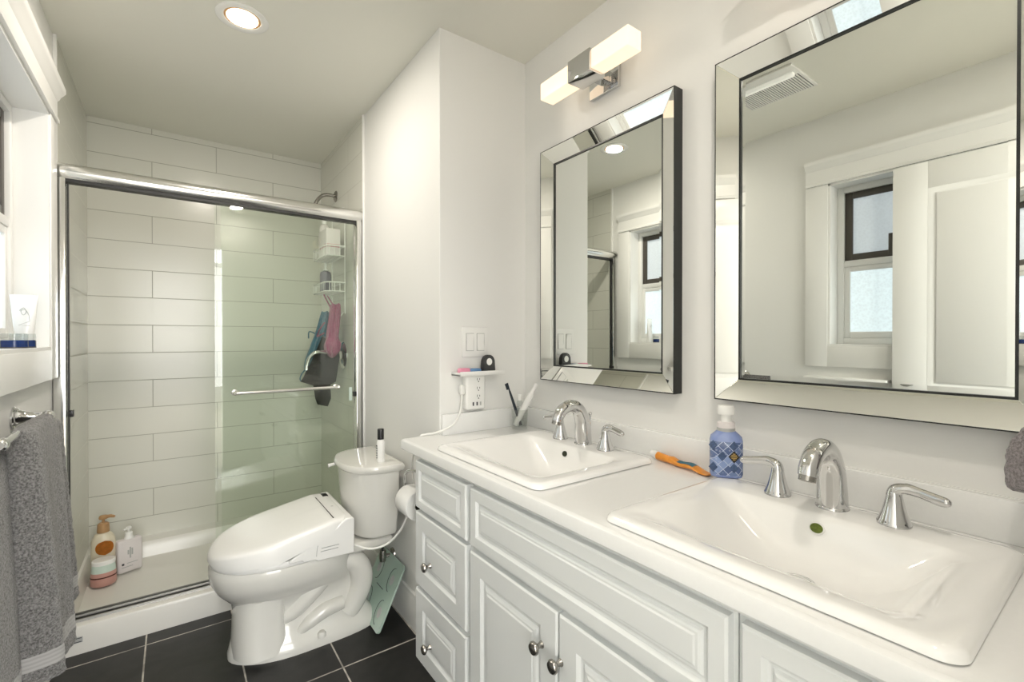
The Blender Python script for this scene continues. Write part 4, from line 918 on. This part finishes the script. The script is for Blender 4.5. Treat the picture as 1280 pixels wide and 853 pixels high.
def towel(name, label, secs, uvtop, seed):
    """secs: list of (z, [outline points x,y]) from the bar down; closed outlines with equal counts"""
    b = nb(); rs = [[Vector((x, y, z)) for x, y in pts] for z, pts in secs]
    vs = [[b.verts.new(p) for p in r] for r in rs]; n = len(rs[0]); uvl = b.loops.layers.uv.new('UVMap'); H = rs[0][0].z - rs[-1][0].z
    uvs = {}
    for i, r in enumerate(vs):
        for k, v in enumerate(r): uvs[v] = (k / n, uvtop(i / (len(vs) - 1)))
    fs = []
    for a, c in zip(vs, vs[1:]):
        for i in range(n): j = (i + 1) % n; fs.append(b.faces.new((a[i], a[j], c[j], c[i])))
    b.faces.new(list(reversed(vs[0]))); b.faces.new(vs[-1])
    for f in b.faces:
        for l in f.loops: l[uvl].uv = uvs[l.vert]
    o = obj(name, b, M['towel'], org=(XB, (secs[0][1][0][1]), ZB - .1), angle=80); tag(o, label, 'towel', 'towels on the left bar')
    d = o.modifiers.new('sub', 'SUBSURF'); d.levels = 1; d.render_levels = 2
    tx = bpy.data.textures.new('terry', 'CLOUDS'); tx.noise_scale = .012; dm = o.modifiers.new('fuzz', 'DISPLACE'); dm.texture = tx; dm.strength = .006; dm.mid_level = .5
    return o
def towel_secs(ya0, yb0, ya1, yb1, zbot, thick0, thick1, ph, fold=.010, n=36, lean=0.0, zrows=26, topround=True, XB=None, ZB=None):
    XB = globals()['XB'] if XB is None else XB; ZB = globals()['ZB'] if ZB is None else ZB
    out = []
    for i in range(zrows + 1):
        q = i / zrows
        if q < .10:
            k = q / .10; z = ZB + .013 - .045 * (1 - math.cos(k * PI / 2)) * 1.0; th = thick0 * (.35 + .65 * math.sin(k * PI / 2))
        else:
            z = ZB - .032 + (zbot - ZB + .032) * (q - .10) / .90; th = thick0 + (thick1 - thick0) * q
        ya = ya0 + (ya1 - ya0) * q ** 1.1; yb = yb0 + (yb1 - yb0) * q ** 1.15
        pts = []
        for k in range(n):   # front (room side) then back
            u = k / (n // 2) if k < n // 2 else (n - k) / (n // 2) ; u = min(max(u, 0), 1)
            y = ya + (yb - ya) * u
            f = fold * (0.25 + q) * (math.sin(u * PI * 2.3 + ph + q * 1.2) + .45 * math.sin(u * PI * 5.1 + ph * 2 - q * 2))
            e = math.sqrt(max(0, 1 - (2 * u - 1) ** 6))
            if k < n // 2: x = XB + lean * q + th * e * .62 + f * e
            else: x = XB + lean * q * .5 - th * e * .5 + f * .4 * e
            x = max(x, XL + .004)
            pts.append((x, y))
        out.append((z, pts))
    return out
ident = lambda q: q
towel('hand_towel', 'grey terry towel at the far end of the chrome bar, shower side', towel_secs(1.565, 1.895, 1.60, 1.81, .345, .050, .110, .4, .013), ident, 1)
towel('hand_towel', 'grey terry towel at the left photo edge, tucked behind the other towel', towel_secs(1.28, 1.72, 1.25, 1.71, .335, .030, .050, 2.1, .008, XB=XB2, ZB=ZB2), ident, 2)
# second fold of the far towel (its hanging rear layer) is part of the same towel
src = [o for o in bpy.data.objects if o.name.startswith('hand_towel')][0]
b = nb(); secs = towel_secs(1.80, 1.905, 1.77, 1.965, .415, .030, .070, 1.3, .008)
rs = [[Vector((x + .012, y, min(z, ZB - .01))) for x, y in pts] for z, pts in secs]
vs = [[b.verts.new(p) for p in r] for r in rs]; uvl = b.loops.layers.uv.new('UVMap'); n = len(rs[0]); uvs = {}
for i, r in enumerate(vs):
    for k, v in enumerate(r): uvs[v] = (k / n, i / (len(vs) - 1))
for a, c in zip(vs, vs[1:]):
    for i in range(n): j = (i + 1) % n; b.faces.new((a[i], a[j], c[j], c[i]))
b.faces.new(list(reversed(vs[0]))); b.faces.new(vs[-1])
for f in b.faces:
    for l in f.loops: l[uvl].uv = uvs[l.vert]
o = obj('rear_layer', b, M['towel'], src, angle=80)
d = o.modifiers.new('sub', 'SUBSURF'); d.levels = 1; d.render_levels = 2
dm = o.modifiers.new('fuzz', 'DISPLACE'); dm.texture = bpy.data.textures[0]; dm.strength = .006

# hand towel at the right edge, on a ring
t = thing('towel_ring', 'chrome towel ring on the vanity wall beside the near mirror', 'towel ring', (XW, -.02, 1.36))
b = nb(); lathe(b, [(.026, .0005), (.026, .004), (.012, .010), (.010, .050), (.014, .056), (0, .060)], (XW, -.02, 1.40), (-1, 0, 0)); tube(b, [(1.170, -.02 + .07 * math.sin(a), 1.33 + .07 * math.cos(a)) for a in [2 * PI * k / 28 for k in range(29)]], .004, 8); obj('ring', b, M['chrome'], t)
b = nb(); rs = []
for i in range(19):
    q = i / 18; z = 1.285 - (1.285 - .975) * q; hy = .030 + .128 * min(q / .75, 1) ** 1.2; hx = .018 + .030 * q; yc = -.02 + .010 * q
    if i == 18: hy *= .93; hx *= .8
    rs.append([Vector((1.155 - .030 * q + hx * math.cos(a) * (1 + .14 * math.sin(5 * a + 2 * q)), yc + hy * math.sin(a), z + .010 * math.cos(a * 2) * q - .018 * q * math.sin(a))) for a in [2 * PI * k / 40 for k in range(40)]])
rings(b, rs); o = obj('face_towel', b, M['towelr'], angle=80); tag(o, 'small grey terry towel at the right photo edge beside the near mirror', 'towel')
d = o.modifiers.new('sub', 'SUBSURF'); d.levels = 1; d.render_levels = 2
tx = bpy.data.textures.new('terry_small', 'CLOUDS'); tx.noise_scale = .008; dm = o.modifiers.new('fuzz', 'DISPLACE'); dm.texture = tx; dm.strength = .006

# things on the far window sill
zs = WZ[0] + .012
t = thing('cream_tube', 'white cream tube standing on its cap on the window sill', 'tube', (-.385, 2.16, zs))
b = nb(); c = Vector((-.392, 2.16, 0)); th = math.radians(-10); rs = []
for z, hw, hh in ((.020, .022, .018), (.05, .024, .018), (.10, .029, .014), (.145, .033, .006), (.165, .035, .0015), (.172, .035, .0012)):
    rs.append([(c.x + hw * math.cos(a) * math.cos(th) - hh * math.sin(a) * math.sin(th), c.y + hw * math.cos(a) * math.sin(th) + hh * math.sin(a) * math.cos(th), zs + z) for a in [2 * PI * k / 28 for k in range(28)]])
rings(b, rs); obj('tube', b, M['plast'], t)
b = nb(); lathe(b, [(.020, 0), (.021, .001), (.021, .020)], (c.x, c.y, zs)); obj('cap', b, M['plast'], t)
b = nb(); tube(b, [(-.400, 2.142, zs + .118), (-.390, 2.142, zs + .128), (-.384, 2.142, zs + .115), (-.391, 2.142, zs + .105), (-.396, 2.142, zs + .118), (-.386, 2.142, zs + .122), (-.378, 2.142, zs + .105)], .0009, 6, 5); tube(b, [(-.378, 2.142, zs + .105), (-.376, 2.1415, zs + .085), (-.402, 2.141, zs + .072), (-.376, 2.141, zs + .071)], .0007, 6)
obj('print', b, M['greyprint'], t)
M['bluejar'] = mat('deep_blue_cream', (.01, .03, .13), .2, noise=.3, nscale=80)
for (x, y), lab in (((-.382, 2.085), 'blue glass cream jar in front of the white tube'), ((-.385, 2.005), 'blue glass cream jar on the sill nearer the camera')):
    t = thing('cream_jar', lab, 'jar', (x, y, zs), 'jars on the window sill')
    b = nb(); lathe(b, [(.028, 0), (.030, .002), (.030, .022), (.028, .024)], (x, y, zs)); obj('jar', b, M['bluejar'], t)
    b = nb(); lathe(b, [(.030, .024), (.030, .042), (.028, .044), (0, .044)], (x, y, zs)); obj('lid', b, M['jarglass'], t)
    b = nb(); lathe(b, [(.0303, .0), (.0303, .004)], (x, y, zs)); obj('base_band', b, M['ink'], t)
